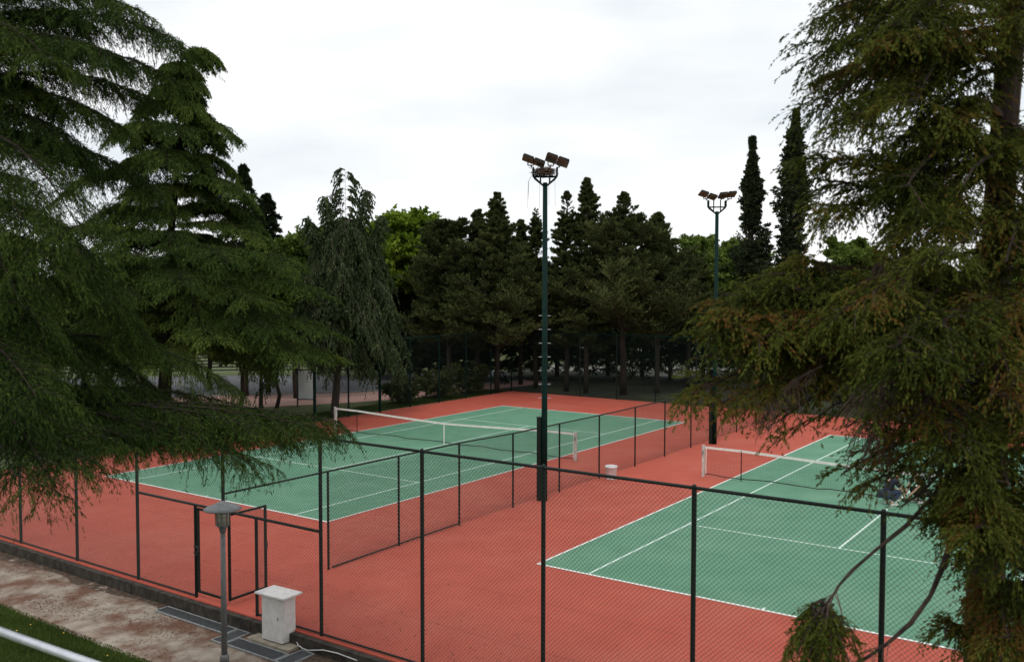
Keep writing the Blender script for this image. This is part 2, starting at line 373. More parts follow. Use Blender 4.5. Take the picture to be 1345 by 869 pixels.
near = thing('chain_link_fence', 'tall dark chain link fence in the foreground between the dirt path and the red court', 'fence', (FX, -24, 0))
npost = [14.8, 12.3, 9.8, 7.3, 4.83, 2.21, -.28, -3.28, -6.13, -8.62, -11.1, -13.62, -16.15, -18.65, -21.15, -23.6]
for y in npost:
    MB().tube([(FX, y, -.2), (FX, y, H)], .036, 10).lathe((FX, y, H-.005), [(.036, -.03), (.036, .01), (.02, .035)], 10).build('post', M['fence'], near, world=True)
pipe((FX, -23.6, H-.02), (FX, 14.8, H-.02), .026, 'top_rail', M['fence'], near)
for a, b in ((-23.6, -4.33), (-2.38, 14.8)): pipe((FX, a, .035), (FX, b, .035), .02, 'bottom_rail', M['fence'], near)
pipe((FX, -6.13, 1.97), (FX, -.28, 1.97), .03, 'middle_rail', M['fence'], near)
for y in (-2.36, -4.30): MB().tube([(FX, y, -.2), (FX, y, 1.96)], .033, 10).build('gate_post', M['fence'], near, world=True)
for i in range(len(npost)-1):
    y0, y1 = npost[i+1], npost[i]
    if i in (6, 7):   # gated bays: mesh above the middle rail
        mesh_panel((FX-.03, y0), (FX-.03, y1), 1.97, H-.03, .05, .0016, 'mesh_panel', M['wire'], near)
        lo = (y0, -4.30) if i == 7 else (-2.36, y1)
        mesh_panel((FX-.03, lo[0]), (FX-.03, lo[1]), .02, 1.97, .05, .0016, 'mesh_panel', M['wire'], near)
    else: mesh_panel((FX-.03, y0), (FX-.03, y1), .02, H-.03, .05, .0016, 'mesh_panel', M['wire'], near)
def gate(name, label, hx, hy, ang, wd):
    g = thing(name, label, 'gate', (hx, hy, .12), ang)
    fr = MB()
    for u in (0, wd): fr.box((u, 0, .9), (.05, .045, 1.8))
    for z in (.025, 1.775): fr.box((wd/2, 0, z), (wd-.052, .04, .045))
    f = fr.build('gate_frame', M['fence'], g, bevel=.004)
    # mesh in local coordinates of the gate
    class _P: location = Vector((0, 0, 0))
    m = mesh_panel((.02, -.028), (wd-.02, -.028), .03, 1.77, .05, .0016, 'gate_mesh', M['wire'], f) if False else None
    dummy = bpy.data.objects.new('tmp', None); m = mesh_panel((.02, -.028), (wd-.02, -.028), .03, 1.77, .05, .0016, 'gate_mesh', M['wire'], dummy); m.parent = g
    bpy.data.objects.remove(dummy)
    return g
ga = gate('fence_gate', 'closed mesh gate with a chain, left of the grey lamp post', FX, -2.45, -math.pi/2, .78)
lt = MB().box((.0, -.05, .98), (.16, .03, .04)).box((.06, -.07, .93), (.03, .02, .12)); lt.build('latch', M['dark'], ga)
ch = MB()
for i in range(9): ch.tube([(-.10+.02*i, -.06-.01*(i % 2), .86-.012*i*(8-i)/4), (-.08+.02*i, -.06, .86-.012*(i+1)*(7-i)/4)], .008, 5)
ch.build('chain', M['dark'], ga)
gb = gate('fence_gate', 'open mesh gate swung inwards between the lamp post and the white cabinet', FX+.03, -3.42, .02, .95)
MB().box((.93, -.05, .95), (.05, .03, .16)).build('latch', M['dark'], gb)
# dividing fence between the courts
DY = -3.22; DH = 2.2
div = thing('chain_link_fence', 'low dark chain link fence dividing the two tennis courts', 'fence', (-3.03, DY, 0))
dp = [-3.03, -.6, 1.87, 4.45, 7.05, 9.62, 12.27, 14.75, 17.2, 19.7, 22.2, 24.7, 27.2, 29.8]
for i, x in enumerate(dp): MB().tube([(x, DY, 0), (x, DY, DH+(.1 if i < 3 else 0))], .028, 8).build('post', M['fence'], div, world=True)
MB().tube([(FX+.03, DY, DH+.1), (1.87, DY, DH+.08), (4.45, DY, DH+.02), (9.62, DY, DH-.02), (29.8, DY, DH)], .022, 8).build('top_rail', M['fence'], div, smooth=True, world=True)
MB().tube([(-2.9, DY, .03), (-.6, DY, .05), (1.87, DY, .06)], .02, 6).build('bottom_rail', M['fence'], div, world=True)
for i in range(len(dp)-1): mesh_panel((dp[i], DY+.03), (dp[i+1], DY+.03), .03, DH+.0, .05, .0016, 'mesh_panel', M['wire'], div)
# far and side fences
lf = thing('chain_link_fence', 'tall green chain link fence beside the left court, before the pink pavement', 'fence', (13.6, CY1-.1, 0))
LX = [13.3, 15.6, 17.9, 20.3, 22.8, 25.3, 27.8, 30.0]
for x in LX: MB().tube([(x, CY1-.1, -.03), (x, CY1-.1, 3.82)], .075 if x in (13.3, 17.9) else .045, 8).build('post', M['greenpost'], lf, world=True)
pipe((13.3, CY1-.1, 3.8), (30, CY1-.1, 3.8), .03, 'top_rail', M['greenpost'], lf)
for a, b in zip(LX[:-1], LX[1:]): mesh_panel((a, CY1-.13), (b, CY1-.13), .03, 3.78, .05, .0032, 'mesh_panel', M['farwire'], lf)
ff = thing('chain_link_fence', 'tall dark chain link fence at the far end of the courts below the cypresses', 'fence', (30, -22, 0))
FY = [14.7, 12.2, 9.7, 7.2, 4.7, 2.2, -.3, -2.8, -5.3, -7.8, -10.3, -12.8, -15.3, -17.8, -20.3, -22.8]
for y in FY[1:]: MB().tube([(30, y, -.03), (30, y, 3.82)], .04, 8).build('post', M['fence'], ff, world=True)
pipe((30, -22.8, 3.8), (30, 14.6, 3.8), .03, 'top_rail', M['greenpost'], ff)
for a, b in zip(FY[1:], FY[:-1]): mesh_panel((29.97, a), (29.97, b), .03, 3.78, .05, .0042, 'mesh_panel', M['farwire'], ff)
# ------------------------------------------------------------------ nets
def net(label, x, ylo):
    """ylo: right hand doubles line; posts stand .914 outside"""
    ya, yb = ylo-.914, ylo+10.97+.914; yc = ylo+5.485; s0, s1 = ylo+.456, ylo+10.97-.456
    t = thing('tennis_net', label, 'tennis net', (x, yc, 0), 0, 'nets across the tennis courts')
    for y in (ya, yb):
        p = MB().box((x, y, .54), (.08, .08, 1.08)).box((x, y, 1.09), (.095, .095, .03)).build('net_post', M['postw'], t, world=True, bevel=.006)
        p2 = MB().box((x-.055, y, .85), (.03, .05, .14)).tube([(x-.07, y, .88), (x-.07, y+.1, .84)], .008, 6).build('winch', M['steel'], None); p2.parent = p; p2.location = (-x, -yc, 0)
    def hgt(y):
        if y <= s0 or y >= s1: return 1.065
        u = abs(y-yc)/(s1-yc); return .914+(1.065-.914)*(u*.75+.25*u*u)
    Y = np.linspace(ya+.06, yb-.06, 60)
    tp = MB()
    for s in (-.012, .012):
        tp.add([(x+s, y, hgt(y)) for y in Y]+[(x+s, y, hgt(y)-.075) for y in Y], [(i, i+1, 61+i, 60+i) for i in range(59)])
    tp.add([(x-.012, y, hgt(y)) for y in Y]+[(x+.012, y, hgt(y)) for y in Y], [(i, i+1, 61+i, 60+i) for i in range(59)])
    tp.build('tape', M['tape'], t, world=True)
    for y in (ya+.1, yb-.1): MB().tube([(x, y, .1), (x+.004, y+.01, .45), (x, y-.005, .8), (x, y, 1.0)], .016, 6).build('side_tape', M['tape'], t, world=True)
    MB().box((x, yc, .45), (.012, .055, .86)).build('centre_strap', M['tape'], t, world=True)
    for y in (s0, s1): MB().tube([(x, y, 0), (x, y, 1.05)], .017, 8).build('singles_stick', M['fence'], t, world=True)
    rp_ = MB(); rr = random.Random(int(x*10)); rp_.tube([(x+rr.uniform(-.03, .03), y, .06+.05*math.sin(y*1.3)**2+rr.uniform(0, .02)) for y in np.linspace(ya+.1, yb-.1, 40)], .016, 5)
    rp_.build('bottom_rope', M['cord'], t, world=True)
    qs = []; r = .0016
    def bar(a, b):
        a, b = np.array(a)-np.array([x, yc, 0]), np.array(b)-np.array([x, yc, 0]); d_ = (b-a)/np.linalg.norm(b-a); s = np.cross(d_, [1, 0, 0])*r; e = np.array([r, 0, 0])
        qs.append([a-s, b-s, b+s, a+s]); qs.append([a-e, b-e, b+e, a+e])
    yy = np.arange(ya+.1, yb-.1, .05)
    for y in yy: bar((x, y, .07), (x, y, hgt(y)-.07))
    for k_ in range(18):
        f = (k_+1)/19; P = [(x, y, .07+(hgt(y)-.14)*f) for y in np.linspace(ya+.1, yb-.1, 14)]
        for a, b in zip(P[:-1], P[1:]): bar(a, b)
    npmesh('net_mesh', np.array(qs), M['cord'], t)
    return t
net('tennis net with white tape on the left court behind the dividing fence', 11.885, 0)
net('tennis net with white tape on the right court, its right end hidden by the redwood', BX+11.885, BY-10.97)
# ------------------------------------------------------------------ floodlight poles
def flood(label, loc, full=True):
    t = thing('floodlight_pole', label, 'floodlight', loc, 0, 'floodlight poles beside the dividing fence')
    MB().tube([(0, 0, 0), (0, 0, 2.6), (0, 0, 9.72)], [.095, .092, .072], 12).build('pole', M['greenpost'], t, smooth=True)
    MB().box((-.02, .13, 1.28), (.21, .15, 2.56)).box((-.02, .13, 2.575), (.23, .17, .03)).build('cable_box', M['fence'], t, bevel=.01)
    for i in range(8):
        z = 2.75+i*.42
        MB().tube([(.105, -.15, z), (-.0, .0, z), (-.105, .15, z)], .011, 5).build('climbing_rung', M['steel'], t)
    fr = MB()
    ex = Vector((_r[0], _r[1], 0)).normalized(); ey = Vector((0, 0, 1)).cross(ex)
    def W(a, b, z): return ex*a+ey*b+Vector((0, 0, z))
    for a, b in ((-.40, -.12), (.40, -.12), (-.40, .2), (.40, .2)):
        fr.tube([W(0, 0, 9.58), W(a*.75, b*.7, 9.84), W(a*.9, b*.7, 9.92), W(a*.9, b*.7, 10.18)], .027, 6)
    for a, b, c_, d_ in ((-.34, -.08, .34, -.08), (-.34, .14, .34, .14)): fr.tube([W(a, b, 9.90), W(c_, d_, 9.90)], .018, 6)
    for a in (-.14, .14): fr.tube([W(a, 0, 9.7), W(a, 0, 10.18)], .024, 6)
    fr.build('bracket', M['greenpost'], t)
    B = Matrix((ex, ey, Vector((0, 0, 1)))).transposed()
    cr = 'red' if full else 'amber'
    # a, b, height, roll, pitch, colour: two wings in a shallow V, lens side turned down to the courts
    spec = [(-.51, .0, 10.51, 21, 8, 'amber'), (-.18, .0, 10.39, 21, 8, 'amber'), (.20, .02, 10.53, 19, 15, cr), (.54, .0, 10.41, 19, 15, cr)] if full else \
           [(-.56, .0, 10.52, 18, 14, 'amber'), (-.20, .0, 10.40, 18, 12, 'amber'), (.24, .0, 10.46, -6, 16, 'amber'), (.60, .0, 10.50, -4, 16, 'amber')]
    for a, b, zc, ry, rx, col in spec:
        rot = B @ Matrix.Rotation(R_(ry), 3, 'Y') @ Matrix.Rotation(R_(-rx), 3, 'X'); zc -= .06; c = W(a, b, zc)
        hd = MB().box(c, (.365, .56, .09), rot, taper=.85).build('lamp_head', M['flood_body'], t, bevel=.012)
        MB().box(c-rot @ Vector((0, 0, .053)), (.33, .51, .012), rot).build('lamp_lens', M['flood_'+col], hd)
        yk = MB(); ax = (-.40 if a < -.4 else -.14) if a < 0 else (.40 if a > .4 else .14)
        for s_ in (-.085, .085): yk.tube([W(a*.86+s_, b, 10.24), W(a*.86+s_, b, zc-.03)], .018, 5)
        yk.tube([W(a*.86-.085, b, 10.24), W(a*.86+.085, b, 10.24)], .018, 5); yk.tube([W(ax, 0, 10.17), W(a*.86, b, 10.24)], .022, 5)
        yk.build('yoke', M['dark'], hd)
    return t
flood('nearer floodlight pole with reddish lamp panels and a nest, standing between the courts', (5.73, -3.50, 0))
flood('farther floodlight pole with a dark winged lamp head, behind the redwood branches', (18.6, -3.66, 0), False)
nb = MB(); rn = random.Random(11)
for _ in range(420):
    a = rn.uniform(0, 6.28); rad = rn.uniform(.08, .34); z = rn.uniform(0, .22)*(1.1-rad) + rn.uniform(0, .05); p = Vector((math.cos(a)*rad, math.sin(a)*rad, z))
    q = p+Vector((-math.sin(a), math.cos(a), rn.uniform(-.25, .25)))*rn.uniform(.1, .28)+Vector((rn.uniform(-.06, .06), rn.uniform(-.06, .06), 0))
    nb.tube([p, (p+q)/2+Vector((0, 0, rn.uniform(-.02, .03))), q], .007, 3)
for _ in range(6):
    a = rn.uniform(2.0, 5.0); p = Vector((math.cos(a)*.35, math.sin(a)*.35, .05)); nb.tube([p, p+Vector((math.cos(a)*.12, math.sin(a)*.12, -.2)), p+Vector((math.cos(a)*.14, math.sin(a)*.14, -rn.uniform(.4, 1.1)))], .004, 3)
no = nb.build('bird_nest', M['nest']); no.location = (5.73, -3.45, 9.92); tag(no, 'untidy twig nest lodged under the lamps of the nearer floodlight pole', 'bird nest')
# ------------------------------------------------------------------ path lamp, cabinet, grates, cable, rail
lp = thing('street_lamp', 'small grey path lamp with a mushroom cap beside the white cabinet', 'street lamp', (-7.46, -5.16, -.26))
MB().tube([(0, 0, 0), (0, 0, 2.5)], [.055, .045], 14).lathe((0, 0, 0), [(.085, 0), (.085, .12), (.06, .16)], 14).build('pole', M['lampgrey'], lp, smooth=True)
MB().lathe((0, 0, 2.38), [(.046, 0), (.062, .04), (.07, .10), (.135, .15)], 16).build('collar', M['lampgrey'], lp, smooth=True)
MB().lathe((0, 0, 2.53), [(.108, 0), (.120, .30)], 16).build('lamp_glass', M['glass'], lp, smooth=True)
ca = MB()
for i in range(8):
    a = i*math.pi/4; ca.tube([(math.cos(a)*.120, math.sin(a)*.120, 2.52), (math.cos(a)*.134, math.sin(a)*.134, 2.85)], .009, 5)
for z in (2.60, 2.68, 2.76): ca.tube([(math.cos(a)*.127, math.sin(a)*.127, z) for a in np.linspace(0, 2*math.pi, 17)], .004, 4)
ca.build('cage', M['lampgrey'], lp)
MB().lathe((0, 0, 2.82), [(.33, -.015), (.335, .0), (.27, .04), (.14, .085), (.12, .10), (.05, .13), (.0, .135)], 28).build('cap', M['lampgrey'], lp, smooth=True)
cb = thing('utility_cabinet', 'white metal utility cabinet with a peaked lid on a concrete pad by the fence', 'cabinet', (-6.245, -5.22, -.20), R_(2))
MB().box((0, 0, .455), (.34, .56, .87)).build('body', M['cab'], cb, bevel=.008)
MB().box((0, -.284, .47), (.28, .008, .74)).build('side_door', M['cab'], cb, bevel=.003)
d = MB().box((-.174, 0, .46), (.008, .48, .76)).build('door', M['cab'], cb, bevel=.003)
MB().box((-.181, -.17, .48), (.012, .02, .06)).build('handle', M['steel'], d)
lid = MB(); lx, ly = .25, .39
lid.add([(-lx, -ly, .89), (lx, -ly, .89), (lx, ly, .89), (-lx, ly, .89), (-lx, -ly, .925), (lx, -ly, .925), (lx, ly, .925), (-lx, ly, .925), (-lx*.2, -ly*.55, .985), (lx*.2, -ly*.55, .985), (lx*.2, ly*.55, .985), (-lx*.2, ly*.55, .985)],
        [(3, 2, 1, 0), (0, 1, 5, 4), (1, 2, 6, 5), (2, 3, 7, 6), (3, 0, 4, 7), (4, 5, 9, 8), (5, 6, 10, 9), (6, 7, 11, 10), (7, 4, 8, 11), (8, 9, 10, 11)])
lid.build('lid', M['cab'], cb, bevel=.004)
for a, b in ((-.13, -.24), (.13, -.24), (-.13, .24), (.13, .24)): MB().box((a, b, .01), (.05, .05, .02)).build('foot', M['dark'], cb)
tag(MB().box((-6.31, -5.20, -.235), (.33*1.3, 1.15, .07)).build('concrete_pad', M['conc']), kind='structure')
G4 = [([(-6.34, -1.66), (-6.26-.0, -1.66)], None)]
def grate(label, x0, x1, y0, y1):
    cx, cy = (x0+x1)/2, (y0+y1)/2; z = -.248
    t = thing('drain_grate', label, 'drain grate', (cx, cy, z), 0, 'steel drain grates beside the fence')
    fr = MB(); w_ = .028; X, Y = x1-x0, y1-y0
    for s in (-1, 1): fr.box((s*(X/2-w_/2), 0, .006), (w_, Y, .024)); fr.box((0, s*(Y/2-w_/2), .006), (X-2*w_-.002, w_, .022))
    fr.build('frame', M['gframe'], t)
    b = MB().box((0, 0, -.006), (X-2*w_-.003, Y-2*w_-.003, .01)); 
    long_y = Y > X; nn = int((Y if long_y else X)/.022)
    for i in range(nn):
        u = -((Y if long_y else X)/2-w_)+(i+.5)*((Y if long_y else X)-2*w_)/nn
        b.box((0, u, .006) if long_y else (u, 0, .006), (X-2*w_-.004, .008, .012) if long_y else (.008, Y-2*w_-.004, .012))
    b.build('bars', M['grate'], t)
grate('long steel drain grate lying along the fence below the two gates', -6.32, -6.25+.24, -4.0, -1.65) if False else None
grate('long steel drain grate running along the kerb in front of the open gate', -6.60, -6.27, -4.05, -1.75)
grate('short crosswise drain grate at the foot of the grey lamp, left of the cabinet', -6.95, -6.27, -4.43, -4.07)
grate('steel drain grate on the path side of the white cabinet', -6.93, -6.56, -5.86, -4.45)
grate('crosswise drain grate at the right edge, past the white cabinet', -6.93, -6.27, -6.24, -5.88)
cbl = MB().tube([(-6.08, -5.46, -.16), (-6.05, -5.50, -.14), (-6.18+.0, -5.62, -.12), (-6.27, -5.78, -.17), (-6.27, -5.9, -.21), (-6.27, -6.05, -.215), (-6.26, -6.2, -.18), (-6.26, -6.45, -.12), (-6.25, -6.8, -.10), (-6.25, -7.3, -.12)], .011, 6)
co = cbl.build('power_cable', M['white'], smooth=True); tag(co, 'thin white cable looping from the cabinet along the kerb', 'cable')
hr = thing('handrail', 'thick round metal handrail crossing the bottom left corner above the grass', 'handrail', (-15.0, -13.3, 2.1))
pa, pb_ = Vector((-15.14, -11.4, 4.3)), Vector((-14.93, -15.6, 4.3))
MB().tube([pa, pb_], .027, 14).build('rail', M['galv'], hr, smooth=True, world=True)
for p in (pa+Vector((0, -.1, 0)), pb_+Vector((0, .3, 0))): MB().tube([(p.x, p.y, gz(p.x, 0)-.05), (p.x, p.y, 4.28)], .022, 10).build('post', M['galv'], hr, smooth=True, world=True)
# bucket
bk = thing('bucket', 'white plastic bucket standing on the red court beside the dividing fence', 'bucket', (9.75, -3.62, 0))
MB().lathe((0, 0, 0), [(.16, 0), (.165, .02), (.20, .40), (.215, .41), (.215, .46), (.20, .47), (.19, .47), (.185, .42), (.15, .03), (0, .03)], 24).build('body', M['white'], bk, smooth=True)
MB().tube([(.205*math.cos(a), .205*math.sin(a), .40-.10*math.sin(a/1.0)**2) for a in np.linspace(0, math.pi, 12)], .006, 5).build('handle', M['steel'], bk)
# notice board
nbd = thing('notice_board', 'white notice board on two posts beyond the left fence', 'notice board', tuple(gp(401, 51)))
nd = Vector((.46, -.65, 0)).normalized(); ca_ = Vector(gp(401, 51))
for s in (-1, 1): MB().tube([ca_+nd*s*.46+Vector((0, 0, -.05)), ca_+nd*s*.46+Vector((0, 0, 2.15))], .045, 8).build('post', M['dark'], nbd, world=True)
rotb = Matrix.Rotation(math.atan2(nd.y, nd.x), 3, 'Z')
MB().box(ca_+Vector((0, 0, 1.24)), (.80, .05, 1.58), rotb).build('panel', M['board'], nbd, world=True)
fb = MB()
for z in (.42, 2.06): fb.box(ca_+Vector((0, 0, z)), (.84, .07, .05), rotb)
fb.build('frame', M['dark'], nbd, world=True)
# slatted fence beyond the road
sf = thing('slat_fence', 'dark horizontal slat fence on the far side of the grey road', 'fence', (30, 36, 0))
pf2 = [(x+.6, y+.9) for x, y in pf[:5]]
pts = []
for (a, b) in zip(pf2[:-1], pf2[1:]):
    for u in np.linspace(0, 1, 5)[:-1]: pts.append((a[0]+(b[0]-a[0])*u, a[1]+(b[1]-a[1])*u))
for (x, y) in pts: MB().box((x, y, 1.0), (.12, .12, 2.1)).build('post', M['dark'], sf, world=True)
for (a, b) in zip(pts[:-1], pts[1:]):
    q = MB(); a3, b3 = Vector((*a, 0)), Vector((*b, 0)); dd = b3-a3
    for z in np.arange(.3, 2.0, .24): q.box((a3+b3)/2+Vector((0, 0, z)), (dd.length-.13, .04, .10), Matrix.Rotation(math.atan2(dd.y, dd.x), 3, 'Z'))
    q.build('slat_panel', M['dark'], sf, world=True)
# pale buildings far behind
def house(label, c, d, rz, storeys):
    t = thing('building', label, 'building', c, rz)
    X, Y, Z = d
    w_ = MB().box((0, 0, Z/2), d).build('wall', M['wall'], t)
    r = MB(); r.add([(-X/2-.3, -Y/2-.3, Z), (X/2+.3, -Y/2-.3, Z), (X/2+.3, Y/2+.3, Z), (-X/2-.3, Y/2+.3, Z), (-X/4, 0, Z+1.6), (X/4, 0, Z+1.6)], [(3, 2, 1, 0), (0, 1, 5, 4), (1, 2, 5), (2, 3, 4, 5), (3, 0, 4)])
    r.build('roof', M['roof'], t)
    n = int(Y/3)
    for s in range(storeys):
        for i in range(n):
            y = -Y/2+(i+.5)*Y/n; z = 1.6+s*3
            f = MB().box((-X/2-.02, y, z), (.08, 1.3, 1.4)).build('window', M['white'], t); MB().box((-X/2-.07, y, z), (.03, 1.1, 1.2)).build('pane', M['window'], f)
house('low pale building far behind the row of cypresses', (72, 36, -.03), (10, 30, 5.5), .35, 1)
house('pale building glimpsed through the redwood on the right', (58, -3, -.03), (9, 18, 4.2), .0, 1)
# parked car behind the cedar
def car(label, loc, rz):
    t = thing('parked_car', label, 'car', loc, rz)
    prof = [(-2.1, .35), (-2.12, .75), (-1.95, .88), (-1.1, .95), (-.55, 1.38), (.75, 1.42), (1.45, 1.0), (1.95, .92), (2.1, .7), (2.1, .35)]
    m = MB(); n = len(prof)
    for s in (-1, 1): m.v += [(x, s*(.84 if z < 1 else .68), z) for x, z in prof]
    m.f += [tuple(range(n))[::-1], tuple(range(n, 2*n))]+[(i, (i+1) % n, n+(i+1) % n, n+i) for i in range(n)]
    m.build('body', M['carpaint'], t, bevel=.05)
    for s in (-1, 1):
        MB().add([(-1.0, s*.80, .99), (-.52, s*.715, 1.32), (.70, s*.705, 1.35), (1.3, s*.80, 1.02)], [(0, 1, 2, 3)]).build('side_window', M['window'], t)
        for x in (-1.35, 1.35):
            wh = MB().tube([(x, s*.70, .32), (x, s*.88, .32)], .32, 20).build('wheel', M['tyre'], t); MB().tube([(x, s*.87, .32), (x, s*.895, .32)], .19, 14).build('rim', M['steel'], wh)
        MB().box((-2.1, s*.6, .68), (.06, .32, .14)).build('headlight', M['glass'], t)
    MB().add([(-1.07, -.66, .99), (-1.07, .66, .99), (-.60, .60, 1.36), (-.60, -.60, 1.36)], [(0, 1, 2, 3)]).build('windscreen', M['window'], t)
car('silver parked car half hidden behind the cedar branches at the left', (7.5, 27.5, -.02), -.5)
# ------------------------------------------------------------------ people crouching at the net
def skin_fig(name, V, E_, rad, m, parent, sub=2):
    me = bpy.data.meshes.new(name); me.from_pydata([Vector(v) for v in V], E_, []); me.materials.append(m)
    o = bpy.data.objects.new(name, me); C.objects.link(o); o.parent = parent
    md = o.modifiers.new('skin', 'SKIN'); md.use_smooth_shade = True
    for i, r in enumerate(rad):
        me.skin_vertices[0].data[i].radius = r if hasattr(r, '__len__') else (r, r)
    me.skin_vertices[0].data[0].use_root = True
    s = o.modifiers.new('sub', 'SUBSURF'); s.levels = sub; s.render_levels = sub
    return o
def person(label, loc, rz, top, bottom, lean=0.0):
    t = thing('person', label, 'person', loc, rz, None)
    V = [(0, 0, .34), (.10, 0, .54), (.22+lean, 0, .70), (.32+lean, 0, .81), (.37+lean, 0, .86), (.41+lean, 0, .94), (.42+lean, 0, 1.0)]
    rad = [(.13, .11), (.13, .10), (.15, .11), (.06, .055), (.065, .06), (.085, .075), (.06, .055)]
    Ed = [(i, i+1) for i in range(6)]
    cl_v, cl_r, cl_e = [V[0], V[1], V[2], (.29+lean, 0, .78)], [(.155, .135), (.16, .125), (.175, .13), (.085, .08)], [(0, 1), (1, 2), (2, 3)]
    tr_v, tr_r, tr_e = [(-.01, 0, .33)], [(.15, .13)], []
    for s in (-1, 1):
        n = len(V); V += [(.02, s*.10, .32), (.37, s*.17, .43), (.36, s*.17, .36), (.12, s*.14, .10), (.14, s*.14, .05), (.30, s*.15, .03)]
        rad += [.10, .065, .06, .04, .04, .03]; Ed += [(0, n), (n, n+1), (n+1, n+2), (n+2, n+3), (n+3, n+4), (n+4, n+5)]
        m = len(tr_v); tr_v += [(.02, s*.10, .32), (.37, s*.17, .44), (.36, s*.17, .36), (.13, s*.14, .14)]; tr_r += [.115, .085, .08, .065]; tr_e += [(0, m), (m, m+1), (m+1, m+2), (m+2, m+3)]
        a = len(V); V += [(.22+lean, s*.19, .74), (.38+lean, s*.23, .50), (.54+lean, s*.12, .29), (.58+lean, s*.10, .21)]
        rad += [.06, .045, .03, (.038, .02)]; Ed += [(2, a), (a, a+1), (a+1, a+2), (a+2, a+3)]
        for f in range(5):
            q = len(V); o1 = (f-1.5)*.018 if f < 4 else .034
            L = (.07, .08, .075, .06, .05)[f]; bx = .0 if f < 4 else -.03
            V += [(.60+lean+bx, s*(.10+o1), .19-(0 if f < 4 else -.02)), (.61+lean+bx, s*(.10+o1*1.2), .19-L*.6), (.595+lean+bx, s*(.10+o1*1.2), .19-L)]; rad += [.009, .008, .007]; Ed += [(a+3, q), (q, q+1), (q+1, q+2)]
        c_ = len(cl_v); cl_v += [(.22+lean, s*.20, .74), (.34+lean, s*.23, .56)]; cl_r += [.085, .065]; cl_e += [(2, c_), (c_, c_+1)]
        MB().box((.22, s*.145, .035), (.27, .095, .07), taper=.8).build('shoe', M['shoe'], t, bevel=.02)
    skin_fig('body', V, Ed, rad, M['skin'], t)
    skin_fig('shirt', cl_v, cl_e, cl_r, top, t); skin_fig('trousers', tr_v, tr_e, tr_r, bottom, t)
    h = MB(); c = Vector((.405+lean, 0, .965)); n_ = 12
    h.lathe(c-Vector((.02, 0, .0)), [(.088, -.05), (.098, 0), (.09, .045), (.06, .08), (.01, .095)], 14).build('hair', M['hair'], t, smooth=True)
    for s in (-1, 1): MB().lathe(c+Vector((.072, s*.03, -.015)), [(.001, -.01), (.011, 0), (.001, .01)], 8).build('eye', M['black'], t)
    return t
person('person in navy top and blue jeans crouching left of the centre line at the net', (11.20, -12.22, .008), -.75, M['navy'], M['denim'])
person('person in dark clothes crouching right of the centre line at the net', (12.25, -13.15, .008), 2.35, M['black'], M['black'], .03)
# ------------------------------------------------------------------ foliage generators
def norm(a): return a/np.maximum(np.linalg.norm(a, axis=-1, keepdims=True), 1e-9)
UP = np.array([0, 0, 1.0])
def curve(a, b, arch, K=9, sag=0.0):
    a, b = np.array(a, float), np.array(b, float); s = np.linspace(0, 1, K)[:, None]
    m = (a+b)/2+UP*arch*2
    return (1-s)**2*a+2*s*(1-s)*m+s*s*b - UP*sag*s**4
def interp(P, t):
    K = P.shape[1]; x = t*(K-1); i = np.clip(x.astype(int), 0, K-2); f = (x-i)[..., None]; n = np.arange(len(P))[:, None]
    a, b = P[n, i], P[n, i+1]
    return a+(b-a)*f, norm(b-a)
def branchlets(P, n, length, fan, droop, tmin=.1, taper=.6, vert=.15, K=5, up=0.0, tend=1.0, down=0.0):
    N = len(P); t = tmin+(tend-tmin)*((np.arange(n)+rng.random((N, n)))/n); B, T = interp(P, t)
    side = norm(np.cross(T, UP)+1e-6*rng.normal(size=T.shape))*np.where((np.arange(n)+rng.integers(0, 2, (N, 1))) % 2, 1, -1)[..., None]
    f = fan*rng.uniform(.7, 1.25, (N, n))[..., None]
    D = norm(T*np.cos(f)+side*np.sin(f)+rng.normal(0, vert, (N, n, 3))+UP*(up-down))
    L = (np.asarray(length)*np.ones(N))[:, None]*(1-taper*t)*rng.uniform(.65, 1.2, (N, n)); L = L[..., None, None]
    s = np.linspace(0, 1, K)[:, None]
    Q = B[..., None, :]+D[..., None, :]*L*s-UP*droop*L*s**2
    return Q.reshape(-1, K, 3), t.ravel()
def tufts(S, n, L, W, spread=.5, tint=None, tmin=0.0, jit=.25, drop=0.0):
    N = len(S); t = tmin+(1-tmin)*rng.random((N, n)); B, T = interp(S, t)
    D = norm(T+spread*rng.normal(size=T.shape)-UP*drop); sd = norm(np.cross(D, rng.normal(size=D.shape)))
    l = L*rng.uniform(.6, 1.3, (N, n, 1)); w_ = W*rng.uniform(.7, 1.3, (N, n, 1))*.5
    q = np.stack([B, B+D*l*.5+sd*w_, B+D*l, B+D*l*.5-sd*w_], 2).reshape(-1, 4, 3)
    ti = np.clip((tint if tint is not None else rng.random(N))[:, None]+rng.normal(0, jit, (N, n)), 0, 1).ravel()
    return q, ti
def keepmask(P, freq, thr, seed=0):
    """smooth pseudo noise on the twig position: leaves gaps and clumps in a crown"""
    c = P[:, min(2, P.shape[1]-1)]*freq+seed
    v = np.sin(c[:, 0]*1.7+1.3*np.sin(c[:, 1]*1.1))+np.sin(c[:, 1]*1.9+1.1*np.sin(c[:, 2]*1.3))+np.sin(c[:, 2]*2.3+1.2*np.sin(c[:, 0]*.9))
    return v+rng.normal(0, .35, len(v)) > thr
